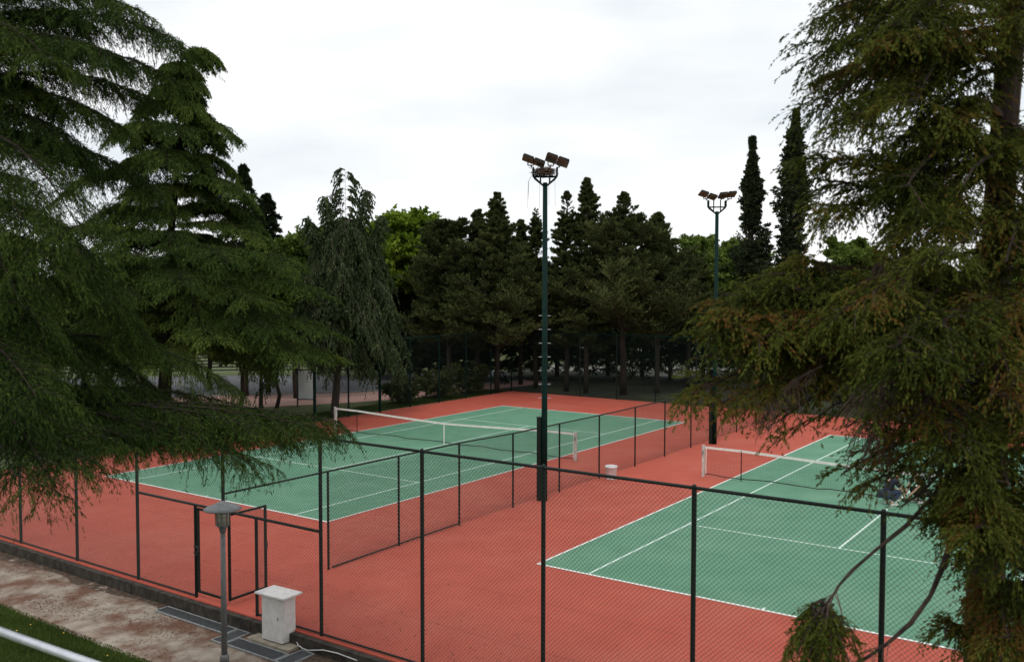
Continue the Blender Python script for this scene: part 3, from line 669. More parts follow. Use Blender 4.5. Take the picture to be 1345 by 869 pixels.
def prisms(P, r0, r1):
    """thin three-sided twigs along polylines P [N,K,3]"""
    N, K, _ = P.shape; T = norm(np.gradient(P, axis=1)); a = norm(np.cross(T, UP)+1e-4); b = np.cross(T, a)
    r = np.linspace(r0, r1, K)[None, :, None]; o = [a*r, (-.5*a+.87*b)*r, (-.5*a-.87*b)*r]; qs = []
    for i in range(3):
        u, v = P+o[i], P+o[(i+1) % 3]; qs.append(np.stack([u[:, :-1], u[:, 1:], v[:, 1:], v[:, :-1]], 2).reshape(-1, 4, 3))
    return np.concatenate(qs)
def make_tree(name, label, cat, base, trunk, trunk_r, bm, wood, quads, tint, lm, group=None):
    """trunk: polyline in world; wood: prism quads; quads: leaves -> thing with trunk, limbs and crown"""
    t = thing(name, label, cat, base, 0, group); b = np.array(base)
    MB().tube([Vector(p-b) for p in trunk], trunk_r, 10).build('trunk', bm, t, smooth=True)
    if wood is not None and len(wood): npmesh('limbs', np.concatenate(wood)-b, bm, t)
    npmesh('crown', np.concatenate(quads)-b, lm, t, np.concatenate(tint))
    return t
def trunk_line(base, top, n=10, wob=.06):
    s = np.linspace(0, 1, n)[:, None]; P = np.array(base)*(1-s)+np.array(top)*s
    P[1:-1, :2] += rng.normal(0, wob, (n-2, 2)); return P
def conifer(name, label, base, H, R, cb=3.0, nb=70, prof=1.0, elev=.1, droop=.25, nl=16, nh=5, nt_=7, tl=.16, tw=.05, tr=.16, lat=.42, hang=.3, hdroop=.4, lm='L_cypress', bm='bark', lean=(0, 0), spread=.55, topr=.03, group=None, cat='cypress', tmin=.15, irregular=.18, minr=.03, up=.0, extra=None, base_shift=None, cull=-1.3, spire=.6, rv=.25):
    base = np.array(base, float); top = base+np.array([lean[0], lean[1], H])
    if base_shift is not None: base = base+np.array([base_shift[0], base_shift[1], 0])
    tk = trunk_line(base, top, 12, .04)
    hs = cb+(H-cb)*np.linspace(0, .998, nb)**.74; az = np.arange(nb)*2.399+rng.uniform(0, 6); az += rng.normal(0, .25, nb)
    bs = []
    lump = rng.uniform(1-irregular, 1+irregular, 9)
    for h, a in zip(hs, az):
        u = (h-cb)/(H-cb); r = R*(minr+(1-minr)*(1-u)**prof)*rng.uniform(1-rv, 1.12)*lump[int(u*8.9)]
        st = base*(1-h/H)+top*(h/H); st[2] = base[2]+h
        r = max(r, (spire*min(1, (1.0-u)*2.4)+.05)*rng.uniform(.6, 1.2)); e = elev*(1 if u < .8 else 1+(u-.8)*6)
        tip = st+np.array([math.cos(a)*r, math.sin(a)*r, r*e])
        bs.append(curve(st, tip, r*.10, 9, r*droop))
    if extra: bs += extra
    P = np.array(bs); bl = np.linalg.norm(P[:, -1]-P[:, 0], axis=1)
    lat_l = np.maximum(bl*lat, .07)
    Lt, tt = branchlets(P, nl, lat_l, 1.0, .25, tmin=tmin, taper=.55, vert=.24, up=up)
    km = keepmask(Lt, 1.1, cull); bt = rng.random(len(P)); tl_ = (np.repeat(bt, nl)*.5+.45*rng.random(len(Lt)))[km]; hl_ = np.repeat(np.maximum(bl*hang*lat, .06), nl)[km]; Lt = Lt[km]
    Hg, th = branchlets(Lt, nh, hl_, .9, hdroop, tmin=.1, taper=.4, vert=.18, up=up); th_ = np.repeat(tl_, nh)
    S = [tufts(Lt, nt_, tl, tw, spread, tl_*.8), tufts(Hg, nt_, tl, tw, spread, th_*.8), tufts(P, 26, tl, tw, spread, bt*.6, tmin=.35)]
    wd = [prisms(P, max(.02, tr*.22), .008), prisms(Lt, .010, .004)]
    tr_ = [tr*(1-i/11)**.85+topr*.4 for i in range(12)]
    return make_tree(name, label, cat, base, tk, tr_, M[bm], wd, [s[0] for s in S], [s[1] for s in S], M[lm], group)
def broadleaf(name, label, base, H, R, cb, lm='L_mid', nb=26, tr=.16, ls=.16, clump=.8, n_leaf=26, cat='tree', group=None):
    base = np.array(base, float); tk = trunk_line(base, base+UP*H*.82, 8, .08); bs = []
    for i in range(nb):
        h = cb*.75+(H*.8-cb*.75)*(i/nb)**.9; a = i*2.399+rng.uniform(-.4, .4); u = (h-cb*.7)/(H*.8-cb*.7)
        r = R*math.sqrt(max(.12, 1-(u*1.05-.35)**2*1.6))*rng.uniform(.6, 1.05)
        st = base+UP*h; bs.append(curve(st, st+np.array([math.cos(a)*r, math.sin(a)*r, r*rng.uniform(.35, .8)]), r*.05, 7))
    P = np.array(bs); bl = np.linalg.norm(P[:, -1]-P[:, 0], axis=1)
    Lt, _ = branchlets(P, 12, bl*.55, .8, .05, tmin=.35, taper=.4, vert=.35, up=.2)
    Hg, _ = branchlets(Lt, 6, np.repeat(bl*.3, 12), .8, .1, tmin=.2, taper=.3, vert=.4, up=.1)
    tl_ = np.repeat(rng.random(len(P)), 12)*.5+.4*rng.random(len(Lt))
    S = [tufts(Hg, n_leaf, ls, ls*.62, 1.3, np.repeat(tl_, 6), jit=.2), tufts(Lt, n_leaf//2, ls, ls*.6, 1.3, tl_)]
    return make_tree(name, label, cat, base, tk, [tr*(1-i/9) for i in range(8)], M['bark'], [prisms(P, .05, .012), prisms(Lt, .014, .005)], [s[0] for s in S], [s[1] for s in S], M[lm], group)
# ------------------------------------------------------------------ background trees
GB = 'cypresses in a row behind the far fence'
def zt(py, depth): return CAM[2]+(378.4-py)*depth/FPX+.03
def cyp(px, py, dep, R, label, **k):
    kw = dict(cb=2.3, nb=95, prof=.62, elev=.22, droop=-.22, nl=18, nh=7, nt_=12, tl=.15, tw=.040, lat=.36, hdroop=-.25, spread=.32, irregular=.2, rv=.42, group=GB, up=.38)
    kw.update(k); return conifer('cypress_tree', label, gp(px, dep), zt(py, dep), R, **kw)
cyp(590, 296, 59, 4.6, 'broad bushy cypress next to the lime green tree, left end of the row', nb=160, prof=.62)
cyp(628, 280, 60, 3.4, 'cypress with a short ragged tip just left of the tallest left-hand cypress', nb=130, prof=1.0)
cyp(653, 258, 58, 4.3, 'cypress with a bent thin spire midway between the lime tree and the nearer floodlight', nb=165, prof=1.0)
cyp(704, 276, 61, 2.5, 'slim pointed cypress seen just left of the nearer floodlight pole', nb=110, prof=.95)
cyp(684, 292, 63, 2.5, 'short pointed cypress tucked behind, left of the slim one by the floodlight pole', nb=90, prof=.85)
cyp(744, 256, 59, 2.9, 'narrow cypress with open branches just right of the nearer floodlight pole', nb=115, prof=.95)
cyp(770, 238, 58, 3.2, 'tallest cypress of the row with a crooked spire right of the floodlight pole', nb=125, prof=.95)
cyp(819, 258, 57, 5.0, 'wide spreading cypress with layered branches and a bare reddish trunk', nb=180, prof=1.0, elev=.36, tr=.22, bm='redbark', cb=3.3)
cyp(863, 284, 58, 4.5, 'spreading cypress with long upturned side branches at the right end of the row', nb=150, prof=1.0, elev=.4)
cyp(905, 328, 61, 2.6, 'low dark cypress half hidden by the redwood, right of the row', nb=80)
cyp(1085, 350, 59, 3.2, 'dark cypress behind the hanging redwood branches over the right court', nb=80)
cyp(1190, 330, 60, 3.4, 'dark cypress seen through the redwood left of its trunk', nb=80)
cyp(1290, 330, 58, 3.4, 'dark cypress behind the redwood trunk', nb=80)
# darker second row
ROW2 = ['behind the weeping cypress', 'right of the weeping cypress', 'below the lime green tree', 'at the left end', 'behind the bushy one', 'left of the tall spire', 'below the tallest left spire', 'left of the nearer floodlight', 'right of the nearer floodlight', 'below the crooked spire', 'left of the reddish trunk', 'right of the reddish trunk', 'below the upturned branches', 'left of the farther floodlight', 'below the columnar pair', 'under the left redwood boughs', 'behind the redwood net side', 'at the right end']
for i, px in enumerate((462, 498, 524, 548, 585, 622, 660, 700, 735, 768, 805, 845, 885, 925, 975, 1040, 1130, 1240)):
    conifer('cypress_tree', 'small dark cypress in the second row, '+ROW2[i], gp(px+rng.uniform(-8, 8), 67+rng.uniform(-2, 4)), 7.2+rng.uniform(-.6, 1.2), 3.4, cb=.45, nb=84, prof=.45, elev=.15, droop=.15, nl=11, nh=4, nt_=7, tl=.22, tw=.09, lat=.4, lm='L_dark', group='dark cypresses of the second row', up=.1)
conifer('column_cypress', 'dark columnar cypress with a thin point right of the farther floodlight', gp(985, 56), zt(186, 56), 1.5, cb=1.2, nb=300, prof=.85, spire=.22, elev=1.25, droop=.0, nl=9, nh=4, nt_=7, tl=.16, tw=.07, lat=.42, lm='L_column', minr=.05, irregular=.22, up=.35)
conifer('column_cypress', 'tall ragged columnar cypress with a leaning tip against the redwood', gp(1033, 54), zt(150, 54), 1.55, cb=1.2, nb=240, prof=.8, spire=.25, elev=1.1, droop=.0, nl=9, nh=4, nt_=7, tl=.16, tw=.07, lat=.42, lm='L_column', minr=.05, irregular=.4, up=.35, lean=(.25, -.3))
conifer('spruce_tree', 'nearly black conifer with a pointed top behind the large cedar', gp(322, 56), zt(220, 56), 2.7, cb=2, nb=90, prof=.7, elev=.05, droop=.12, nl=13, nh=5, nt_=7, tl=.2, tw=.07, lm='L_dark', cat='conifer', irregular=.3)
conifer('spruce_tree', 'dark conifer with twin ragged spires left of the round-headed tree', gp(352, 58), zt(258, 58), 2.4, cb=2, nb=80, prof=.7, elev=.1, droop=.12, nl=13, nh=5, nt_=7, tl=.2, tw=.07, lm='L_dark', cat='conifer', irregular=.35)
broadleaf('round_tree', 'small round-headed dark green tree standing above the mid green trees', gp(408, 72), zt(268, 72), 1.75, zt(330, 72), lm='L_mid', nb=24, ls=.16)
broadleaf('leafy_tree', 'mid green leafy tree between the large cedar and the weeping cypress', gp(388, 55), zt(292, 55), 3.2, 3.0, lm='L_mid', nb=44, ls=.18)
broadleaf('lime_tree', 'bright yellow-green leafy tree rising behind the grey weeping cypress', gp(529, 66), zt(250, 66), 3.1, zt(370, 66), lm='L_lime', nb=46, ls=.22, n_leaf=24)
broadleaf('leafy_tree', 'light green leafy tree behind the farther floodlight pole', gp(934, 64), zt(292, 64), 3.4, 3.5, lm='L_mid', nb=46, ls=.2)
broadleaf('leafy_tree', 'light green leafy tree glimpsed through the redwood, left of its trunk', gp(1120, 64), zt(288, 64), 2.6, 4, lm='L_mid', nb=34, ls=.2)
broadleaf('leafy_tree', 'light green leafy tree at the right edge behind the redwood', gp(1338, 50), zt(285, 50), 2.6, 3, lm='L_mid', nb=34, ls=.18)
# grey weeping cypress: arching boughs with long hanging strands
def weeping(label, base, H, R, tips):
    base = np.array(base, float); bs = []
    tk = trunk_line(base, base+np.array([.75, -.45, H*.84]), 10, .05)
    for i in range(96):
        h = 3.0+(H*.84-3.2)*(i/96)**.9; u = (h-3)/(H*.84-3); a = i*2.399; r = R*(.16+.84*(1-u)**.55)*rng.uniform(.35, 1.3)
        st = tk[0]*(1-h/(H*.84))+tk[-1]*(h/(H*.84)); bs.append(curve(st, st+np.array([math.cos(a)*r, math.sin(a)*r, r*.15]), r*.22, 9, r*.5))
    for (dx, dy, z) in tips:
        bs += [curve(tk[6]+np.array([dx*.3, dy*.3, 0]), np.array([tk[6][0]+dx, tk[6][1]+dy, z]), .1, 9)]*3
    P = np.array(bs); bl = np.linalg.norm(P[:, -1]-P[:, 0], axis=1)
    Lt, _ = branchlets(P, 18, np.minimum(bl*.28, .8), .8, .7, tmin=.15, taper=.3, vert=.12)
    Hg, _ = branchlets(Lt, 5, np.repeat(np.clip(bl*.26, .3, .55), 18), .7, .9, tmin=.2, taper=.2, vert=.1)
    tl_ = rng.random(len(Lt))
    S = [tufts(Lt, 9, .16, .05, .35, tl_*.8, drop=.5), tufts(Hg, 19, .17, .055, .35, np.repeat(tl_, 5)*.8, drop=.6)]
    return make_tree('weeping_cypress', label, 'cypress', base, tk, [.2*(1-i/10)+.02 for i in range(10)], M['greybark'], [prisms(P, .018, .006), prisms(Lt, .008, .003)], [s[0] for s in S], [s[1] for s in S], M['L_grey'])
weeping('grey-green weeping cypress with ragged drooping spires and a leaning trunk', gp(438, 47), zt(232, 47), 3.0, [(.75, -.75, zt(250, 47)), (-.55, .75, zt(258, 47)), (.15, .1, zt(224, 47)), (1.3, -1.2, zt(285, 47)), (-1.2, 1.2, zt(290, 47))])
# darker conifers at the far left
for px, dep, hh, lb in ((20, 56, 8.6, 'dark conifer far behind the left edge cedar branches'), (110, 60, 8.8, 'dark conifer beyond the left fence, behind the parked car'), (185, 56, 8.2, 'dark conifer directly behind the trunk of the large cedar'), (275, 60, 9.2, 'dark conifer behind the right-hand boughs of the large cedar')):
    conifer('spruce_tree', lb, gp(px, dep), hh, 3.3, cb=2.2, nb=70, prof=.45, elev=.08, droop=.14, nl=12, nh=5, nt_=7, tl=.24, tw=.09, lm='L_dark', cat='conifer')
# trunks between the fence and the pavement
for px, dep, lb in ((316, 46, 'slim grey-trunked young tree under the cedar by the pavement'), (341, 49, 'young tree with a thin dark trunk left of the notice board'), (362, 50, 'young tree with a dark trunk right beside the notice board')):
    broadleaf('young_tree', lb, gp(px, dep), 6.5, 1.3, 3.2, lm='L_mid', nb=16, ls=.16, tr=.12)
# shrubs behind the left fence
def shrub(label, base, H, R):
    base = np.array(base, float); bs = []
    for i in range(22):
        a = i*2.4; r = R*rng.uniform(.5, 1); bs.append(curve(base+np.array([math.cos(a)*.1, math.sin(a)*.1, .02]), base+np.array([math.cos(a)*r, math.sin(a)*r, H*rng.uniform(.35, 1)]), .1, 7, .1))
    P = np.array(bs); Lt, _ = branchlets(P, 12, R*.5, .8, .3, tmin=.2, taper=.3, vert=.3)
    q, ti = tufts(Lt, 34, .16, .06, .9, rng.random(len(Lt))*.7)
    t = thing('shrub', label, 'shrub', base, 0, 'shrubs along the left fence'); npmesh('stems', np.concatenate([prisms(P, .02, .008), prisms(Lt, .006, .003)])-base, M['bark'], t); npmesh('foliage', q-base, M['L_cypress'], t, ti)
shrub('low dark shrub behind the left fence, nearest the notice board', (21.6, 16.6, -.03), 1.5, 1.2)
shrub('dark shrub at the foot of the bushy cypress behind the left fence', (24.6, 16.4, -.03), 1.9, 1.3)
shrub('dark shrub in the back corner behind the left fence', (27.6, 16.2, -.03), 2.0, 1.3)
# far-off wood closing the horizon
P = []
for _ in range(520):
    px = rng.uniform(-500, 1850); dep = rng.uniform(96, 118); b = gp(px, dep); h = rng.uniform(6.0, 9.0); P.append(curve(b, b+np.array([rng.normal(0, 1), rng.normal(0, 1), h]), 0, 7))
P = np.array(P); Lt, _ = branchlets(P, 14, 2.4, 1.1, .1, tmin=.1, taper=.5, vert=.3)
q, ti = tufts(Lt, 16, .6, .34, 1.1, rng.random(len(Lt)))
tag(npmesh('woodland', np.concatenate([q, prisms(P, .15, .05)]), M['L_wood'], None, np.concatenate([ti, np.zeros(len(prisms(P, .15, .05)))])), kind='stuff')
# ------------------------------------------------------------------ large deodar cedar beyond the left fence
def deodar(label, base, top, boughs, tk_r, nl, ll, nh, hl, nt_, tl, tw, bm='bark', name='cedar_tree', droop2=1.1, spread=.45, ltd=.28, fl=.10, lm='L_cedar'):
    tk = trunk_line(base, top, 12, .05); P = np.array(boughs); bl = np.linalg.norm(P[:, -1]-P[:, 0], axis=1)
    Lt, t1 = branchlets(P, nl, np.minimum(ll*(.45+.12*bl), bl*.5), .95, ltd, tmin=.12, taper=.5, vert=fl)
    Hg, t2 = branchlets(Lt, nh, hl, .75, droop2, tmin=.12, taper=.35, vert=fl*1.4)
    Hu, _ = branchlets(P, 34, hl*.55, .7, .7, tmin=.25, taper=.3, vert=.25, up=.55)
    Hb, _ = branchlets(P, nl, hl*1.0, .8, droop2, tmin=.12, taper=.3, vert=.15)
    bt = rng.random(len(P)); a = np.repeat(bt, nl)*.45+.35*rng.random(len(Lt)); b2 = np.repeat(a, nh)+.15*rng.random(len(Hg))
    S = [tufts(Lt, nt_, tl, tw, spread, a), tufts(Hg, nt_, tl, tw, spread, b2, drop=.25), tufts(Hb, nt_, tl, tw, spread, np.repeat(bt, nl)*.6, drop=.25), tufts(P, 80, tl, tw, spread, bt*.6, tmin=.25), tufts(Hu, nt_, tl, tw, spread, np.repeat(bt, 34)*.6)]
    wd = [prisms(P, .028*tk_r/.25, .006), prisms(Lt, .007*tl/.06 if tl < .1 else .010, .002)]
    return make_tree(name, label, 'cedar', base, tk, [tk_r*(1-i/11.5) for i in range(12)], M[bm], wd, [s[0] for s in S], [s[1] for s in S], M[lm])
b = gp(212, 43); Hm = zt(70, 43); bs = []
tier = 3.4
while tier < Hm-.3:
    u = Hm-tier; a0 = rng.uniform(0, 6.28); k_ = 8 if u > 3 else 5
    for j in range(k_):
        h = tier+rng.uniform(-.18, .18); r = min(8.2, .45+.56*u)*rng.uniform(.5, 1.15); a = a0+j*6.283/k_+rng.uniform(-.3, .3)
        lx = 1.15*(h/Hm)**2.2; st = b+np.array([lx*_r[0], lx*_r[1], h]); bs.append(curve(st, st+np.array([math.cos(a)*r, math.sin(a)*r, r*.10]), r*.12, 9, r*.20))
    tier += 1.25*(1 if u > 4 else .72)
tp = b+np.array([1.15*_r[0], 1.15*_r[1], Hm-.3]); bs.append(curve(tp, tp+np.array([_r[0]*1.6, _r[1]*1.6, .1]), .25, 9, .3)); bs.append(curve(tp-UP*.4, tp+np.array([_r[0]*1.1, _r[1]*1.1, .1]), .2, 9, .4))
# visible right-hand boughs
for px, py, dep in ((305, 185, 42), (318, 260, 41), (345, 320, 41), (385, 352, 40), (405, 385, 40), (428, 438, 41), (432, 470, 42), (395, 470, 39), (360, 440, 38), (330, 400, 38), (300, 350, 38), (280, 450, 37), (220, 480, 37), (150, 400, 37), (240, 380, 37)):
    st = b+np.array([.3, -.3, zt(py-18, 43)]); e = at(px, py-14, dep); bs.append(curve(st, e, .45, 9, .25))
deodar('large dark green cedar with drooping branch tips and a nodding top, beyond the left fence', b, tp, bs, .34, 44, 1.9, 16, .44, 12, .15, .026, bm='cedarbark', droop2=.55, ltd=.16, fl=.06, spread=.35)
# ------------------------------------------------------------------ nearer cedar at the left edge
nbse = at(-95, 434, 11.5); nbse = np.array([nbse[0], nbse[1], gz(nbse[0], nbse[1])]); ntop = nbse+np.array([.2, .1, 17.5])
def tk_at(py, dep=11.5):
    z = CAM[2]+(378.4-py)*dep/FPX; u = (z-nbse[2])/17.5; p = nbse*(1-u)+ntop*u; return p
bs = []
for spy, px, py, dep, ar in ((60, 178, -2, 11, .35), (40, 120, -40, 11.5, .3), (85, 240, 44, 11, .42), (110, 222, 88, 11.6, .35), (135, 196, 118, 12, .3), (150, 150, 150, 11.3, .3), (160, 95, 178, 10.8, .25), (100, 150, 60, 10.3, .3), (60, 60, 60, 10, .3), (130, 70, 130, 12.5, .3), (10, 60, -60, 11, .3), (80, 110, 20, 12.5, .3),
                             (215, 108, 292, 9.6, .62), (240, 60, 330, 9.4, .5), (280, 130, 350, 11, .45), (320, 175, 405, 11.8, .45), (300, 30, 390, 9.6, .4), (370, 205, 440, 12.2, .4), (360, 60, 430, 10.5, .4), (400, 150, 500, 11.5, .35), (420, 230, 520, 12.4, .35), (200, 200, 235, 12.6, .35), (190, 130, 215, 12.8, .3),
                             (455, 48, 505, 9.0, .32), (480, 20, 540, 8.8, .3), (500, 92, 592, 9.2, .38), (520, 60, 600, 8.8, .35), (510, 20, 610, 8.6, .3), (540, 130, 560, 10.4, .2), (480, 300, 490, 12.8, .45), (350, 10, 470, 10.6, .4),
                             (545, 446, 542, 12.4, .16), (552, 400, 545, 12.0, .18), (548, 340, 548, 11.6, .18), (560, 325, 590, 11.2, .25), (556, 270, 560, 11.2, .16), (552, 210, 552, 11.0, .15), (560, 165, 560, 10.6, .14), (540, 250, 530, 13, .2), (530, 330, 525, 13.2, .2), (520, 170, 520, 12.8, .2), (515, 110, 525, 11.8, .2), (548, 415, 550, 13.2, .12), (558, 375, 556, 12.6, .12), (556, 300, 552, 12.9, .12)):
    bs.append(curve(tk_at(spy), at(px, py, dep), ar, 9, .12))
deodar('big cedar at the left edge, its long boughs hanging over the near fence and path', nbse, ntop, bs, .30, 44, 1.0, 15, .32, 22, .060, .0078, bm='cedarbark', droop2=.8, ltd=.20, fl=.07, spread=.38, lm='L_cedar2')
# ------------------------------------------------------------------ redwood at the right edge
rb = at(1284, 434, 8.0); rb = np.array([rb[0], rb[1], gz(rb[0], rb[1])]); rt = rb+np.array([.27*_r[0]*1.35, .27*_r[1]*1.35, 14.0])
rb0 = rb-np.array([_r[0], _r[1], 0])*.0
def rk(py):
    z = CAM[2]+(378.4-py)*8/FPX; u = (z-rb[2])/14; return rb*(1-u)+rt*u
spec = [ # start y, tip x, tip y, tip depth, arch, lateral m, weight
 (-60, 1125, -30, 7.6, .1, .8), (-20, 1100, 8, 7.4, .12, .8), (20, 1082, 54, 7.6, .1, .8), (40, 1090, 98, 8.2, .1, .7), (60, 1084, 128, 7.5, .12, .75), (80, 1110, 155, 7.2, .1, .6), (50, 1140, 138, 8.6, .1, .6), (30, 1150, 60, 6.9, .1, .7), (0, 1180, 20, 7.0, .1, .8), (50, 1200, 120, 6.9, .1, .7), (100, 1190, 170, 7.3, .1, .5), (-40, 1240, -20, 6.8, .1, .8), (10, 1110, 20, 8.8, .1, .7), (80, 1120, 90, 8.9, .1, .6),
 (20, 1345, 10, 7.0, .1, .5), (150, 1220, 190, 8.6, .08, .4), (190, 1210, 215, 7.2, .05, .4),
 (205, 1066, 236, 7.6, -.10, .5), (215, 1085, 268, 7.6, .0, .5), (210, 1068, 196, 8.0, -.12, .48), (205, 1100, 214, 7.4, -.08, .48), (190, 1185, 228, 6.9, .05, .5), (240, 1200, 262, 7.1, .08, .5), (215, 1190, 300, 7.0, .08, .55), (180, 1275, 240, 6.8, .1, .5), (160, 1240, 150, 7.2, .1, .45),
 (230, 1225, 285, 7.0, .1, .5), (300, 1240, 330, 6.6, .12, .6), (270, 1330, 330, 6.8, .1, .6), (240, 1370, 300, 7.2, .1, .6), (180, 1370, 200, 7.6, .1, .5), (320, 1390, 400, 7.0, .1, .7),
 (365, 1050, 342, 8.0, .0, .55), (385, 1042, 375, 7.7, .04, .6), (400, 1065, 410, 7.4, .05, .6), (360, 1020, 440, 7.9, .15, .7), (380, 1110, 400, 7.0, .12, .7), (330, 1150, 380, 6.8, .15, .7), (370, 1170, 440, 6.6, .12, .7), (380, 1070, 470, 7.6, .12, .7),
 (400, 942, 374, 7.9, -.02, .5), (390, 975, 366, 7.8, -.02, .5), (370, 1008, 345, 7.9, -.02, .5), (410, 935, 402, 7.7, -.02, .5), (430, 918, 440, 7.6, .02, .5), (430, 955, 388, 8.0, .05, .62), (425, 948, 420, 7.6, .04, .62), (435, 930, 490, 8.1, .06, .6), (415, 1000, 440, 7.4, .06, .6), (440, 925, 425, 7.9, .08, .62), (450, 915, 468, 7.8, .10, .6), (455, 912, 505, 7.9, .12, .55), (460, 940, 530, 7.6, .12, .6), (440, 980, 430, 7.7, .1, .65), (450, 985, 500, 8.1, .1, .65), (440, 1010, 470, 8.4, .1, .65), (420, 960, 460, 8.4, .1, .6), (400, 985, 400, 8.3, .1, .6),
 (470, 1015, 545, 7.6, .12, .5), (475, 1060, 550, 7.4, .12, .55), (470, 1110, 545, 7.2, .12, .6), (460, 1150, 500, 6.9, .12, .7), (440, 1200, 470, 6.5, .12, .7), (480, 1175, 560, 7.0, .12, .65), (470, 1210, 540, 6.8, .1, .6), (430, 1235, 420, 6.5, .1, .6), (500, 1240, 560, 6.6, .1, .6),
 (575, 1105, 612, 7.4, .12, .42), (580, 1135, 640, 7.2, .1, .4), (590, 1165, 600, 7.0, .1, .45), (600, 1188, 648, 6.9, .08, .35), (600, 1222, 625, 6.8, .08, .35), (610, 1245, 690, 7.2, .08, .25), (560, 1150, 585, 7.8, .1, .45),
 (400, 1345, 460, 6.6, .1, .8), (450, 1300, 520, 6.4, .1, .7), (380, 1300, 430, 6.4, .1, .7), (480, 1370, 560, 6.8, .1, .8), (540, 1330, 620, 6.6, .1, .7), (560, 1280, 640, 6.6, .1, .5), (600, 1360, 690, 6.8, .1, .8), (640, 1325, 720, 6.6, .1, .6), (660, 1285, 715, 7.0, .06, .2), (700, 1355, 780, 6.8, .1, .55), (690, 1290, 760, 7.1, .05, .2), (740, 1330, 830, 6.7, .08, .35), (760, 1370, 860, 7.0, .1, .7), (800, 1240, 838, 7.4, .05, .18), (640, 1272, 650, 6.8, .1, .25), (820, 1340, 890, 6.8, .08, .5), (620, 1290, 690, 6.5, .06, .4),
]
def rough(Q, amp):
    """natural kinks along each bough"""
    k_ = np.linspace(0, 1, Q.shape[1])[None, :, None]; ph = rng.uniform(0, 6.28, (len(Q), 1, 3))
    return Q+amp*(np.sin(k_*7+ph)-np.sin(ph)*(1-k_))*np.minimum(k_*3, 1)
isp = np.array([(545 <= s[2] <= 700 and s[1] < 1240)  for s in spec])
P = rough(np.array([curve(rk(s[0]), at(s[1], s[2], s[3]), s[4], 9, .05) for s in spec]), .045); ll = np.array([s[5] for s in spec])
S = []; LT = []
for msk, nl_, nh_, thr in ((~isp, 36, 12, -.5), (isp, 12, 7, -.6)):
    Pm, lm_ = P[msk], ll[msk]; bt = rng.random(len(Pm))
    Lt, t1 = branchlets(Pm, nl_, lm_*.80, .95, .22, tmin=.22, taper=.45, vert=.32, up=.10)
    a = np.repeat(bt, nl_)*.70+.25*rng.random(len(Lt)); hl = np.repeat(.20+.10*lm_, nl_)
    km = keepmask(Lt, 3.6, thr); Lt, a, hl = Lt[km], a[km], hl[km]
    Hg, t2 = branchlets(Lt, nh_, hl, .6, .45, tmin=.15, taper=.2, vert=.25, up=.05)
    Hb, _ = branchlets(Pm, 30, .26, .8, .4, tmin=.3, taper=.2, vert=.3)
    b2 = np.repeat(a, nh_)+.30*rng.random(len(Hg))**2
    S += [tufts(Lt, 12, .042, .012, .45, a), tufts(Hg, 19, .040, .0115, .30, b2, jit=.10, drop=.08), tufts(Hb, 14, .04, .0115, .35, np.repeat(bt, 30)*.8)]
    LT.append(Lt)
Lt = np.concatenate(LT)
Ex = []; dead = []
# hanging clump at the end of the long bare branch
bare1 = np.array([[at(*p) for p in ((1262, 560, 7.7), (1243, 628, 7.4), (1222, 655, 7.2), (1190, 690, 7.1), (1150, 722, 7.0), (1120, 748, 7.0), (1102, 768, 7.0), (1092, 785, 7.0), (1080, 800, 7.0))]])
bare2 = np.array([[at(*p) for p in ((1275, 640, 7.9), (1255, 690, 7.6), (1247, 715, 7.4), (1240, 740, 7.3), (1222, 782, 7.2), (1196, 818, 7.1), (1165, 845, 7.1), (1140, 862, 7.1), (1110, 880, 7.1))]])
c0 = at(1076, 822, 7.0)
Cl = []
for i in range(38):
    a_ = i*2.4; r = rng.uniform(.05, .36); st = at(rng.uniform(1066, 1096), rng.uniform(785, 812), 7.0)
    Cl.append(curve(st, c0+np.array([math.cos(a_)*r, math.sin(a_)*r, rng.uniform(-.42, .06)]), .05, 9, .05))
Cl = np.array(Cl); CH, _ = branchlets(Cl, 12, .17, .6, .5, tmin=.25, taper=.2, vert=.25); S.append(tufts(CH, 18, .038, .011, .35, .25+.5*rng.random(len(CH)), jit=.1))
Tw, _ = branchlets(bare2, 14, .22, .8, .4, tmin=.72, taper=.1, vert=.3); 
De, _ = branchlets(bare1, 16, .22, .7, .5, tmin=.74, taper=.1, vert=.3)
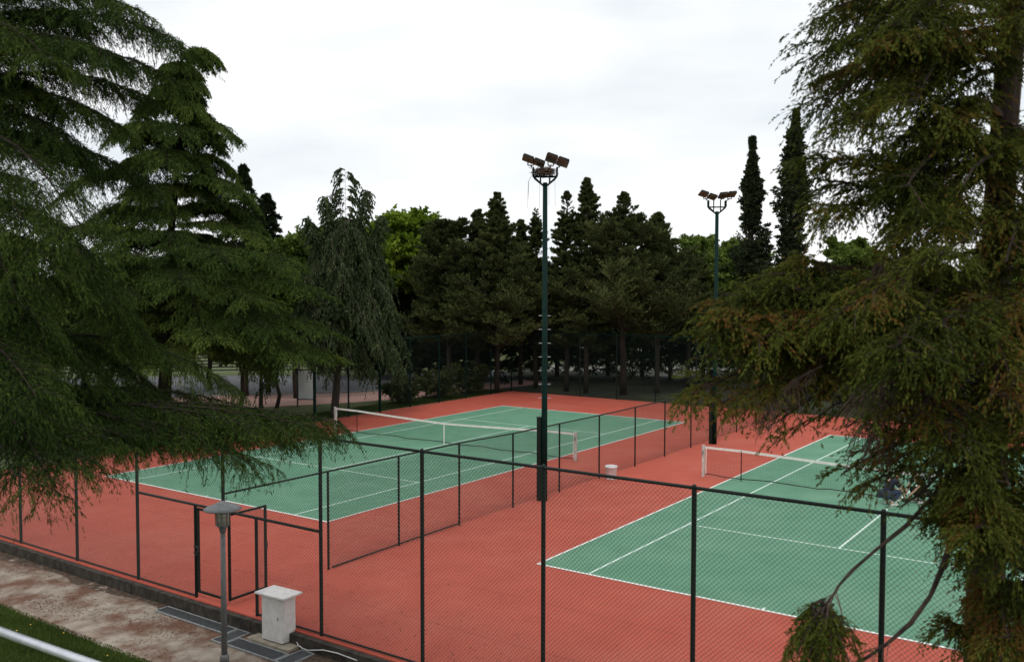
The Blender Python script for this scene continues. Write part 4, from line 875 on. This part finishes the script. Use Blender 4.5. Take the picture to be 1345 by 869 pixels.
# bare brown twigs
dd = []
for x0, y0, x1, y1, dp in ((1080, 480, 1008, 535, 7.5), (1180, 310, 1190, 390, 7.2), (1170, 330, 1200, 400, 7.3), (1190, 480, 1125, 520, 7.0), (1185, 490, 1130, 560, 7.1), (1170, 520, 1150, 570, 7.2), (1240, 200, 1235, 260, 7.5), (1230, 290, 1150, 345, 7.5), (1290, 520, 1232, 560, 7.2)):
    dd.append(curve(at(x0, y0, dp), at(x1, y1, dp), .04, 9, .03))
dd = np.array(dd); d2, _ = branchlets(dd, 26, .26, .7, .6, tmin=.1, taper=.2, vert=.2); d3, _ = branchlets(d2, 7, .10, .6, .5, tmin=.2, vert=.2)
tr_obj = thing('redwood_tree', 'tall redwood at the right edge with brown-tipped drooping sprays in front of the court', 'redwood', rb)
nseg = 26; s = np.linspace(0, 1, nseg)[:, None]; TK = rb*(1-s)+rt*s; TK[:, :2] += np.stack([np.sin(s[:, 0]*17)*.03, np.cos(s[:, 0]*13)*.03], 1)
MB().tube([Vector(p-rb) for p in TK], [(.185-.135*(i/nseg))*(1+.05*math.sin(i*2.1)) + (.12 if i == 0 else 0) for i in range(nseg)], 20).build('trunk', M['redbark'], tr_obj, smooth=True)
npmesh('limbs', np.concatenate([prisms(P, .032, .008), prisms(Lt, .007, .003), prisms(Cl, .008, .004)])-rb, M['redbark'], tr_obj)
for bb, r0 in ((bare1, .019), (bare2, .027)):
    MB().tube([Vector(p-rb) for p in bb[0]], [r0*(1-.07*i)*(1+.12*math.sin(i*2.7)) for i in range(9)], 8).build('bare_branch', M['redbark'], tr_obj, smooth=True)
npmesh('dead_twigs', np.concatenate([prisms(dd, .010, .005), prisms(d2, .005, .002), prisms(d3, .003, .0015), prisms(Tw, .005, .002), prisms(De, .005, .002)])-rb, M['deadtwig'], tr_obj)
npmesh('crown', np.concatenate([q_[0] for q_ in S])-rb, M['L_red'], tr_obj, np.concatenate([q_[1] for q_ in S]))
sc.cycles.max_bounces = 6; sc.cycles.transparent_max_bounces = 4; sc.cycles.diffuse_bounces = 3
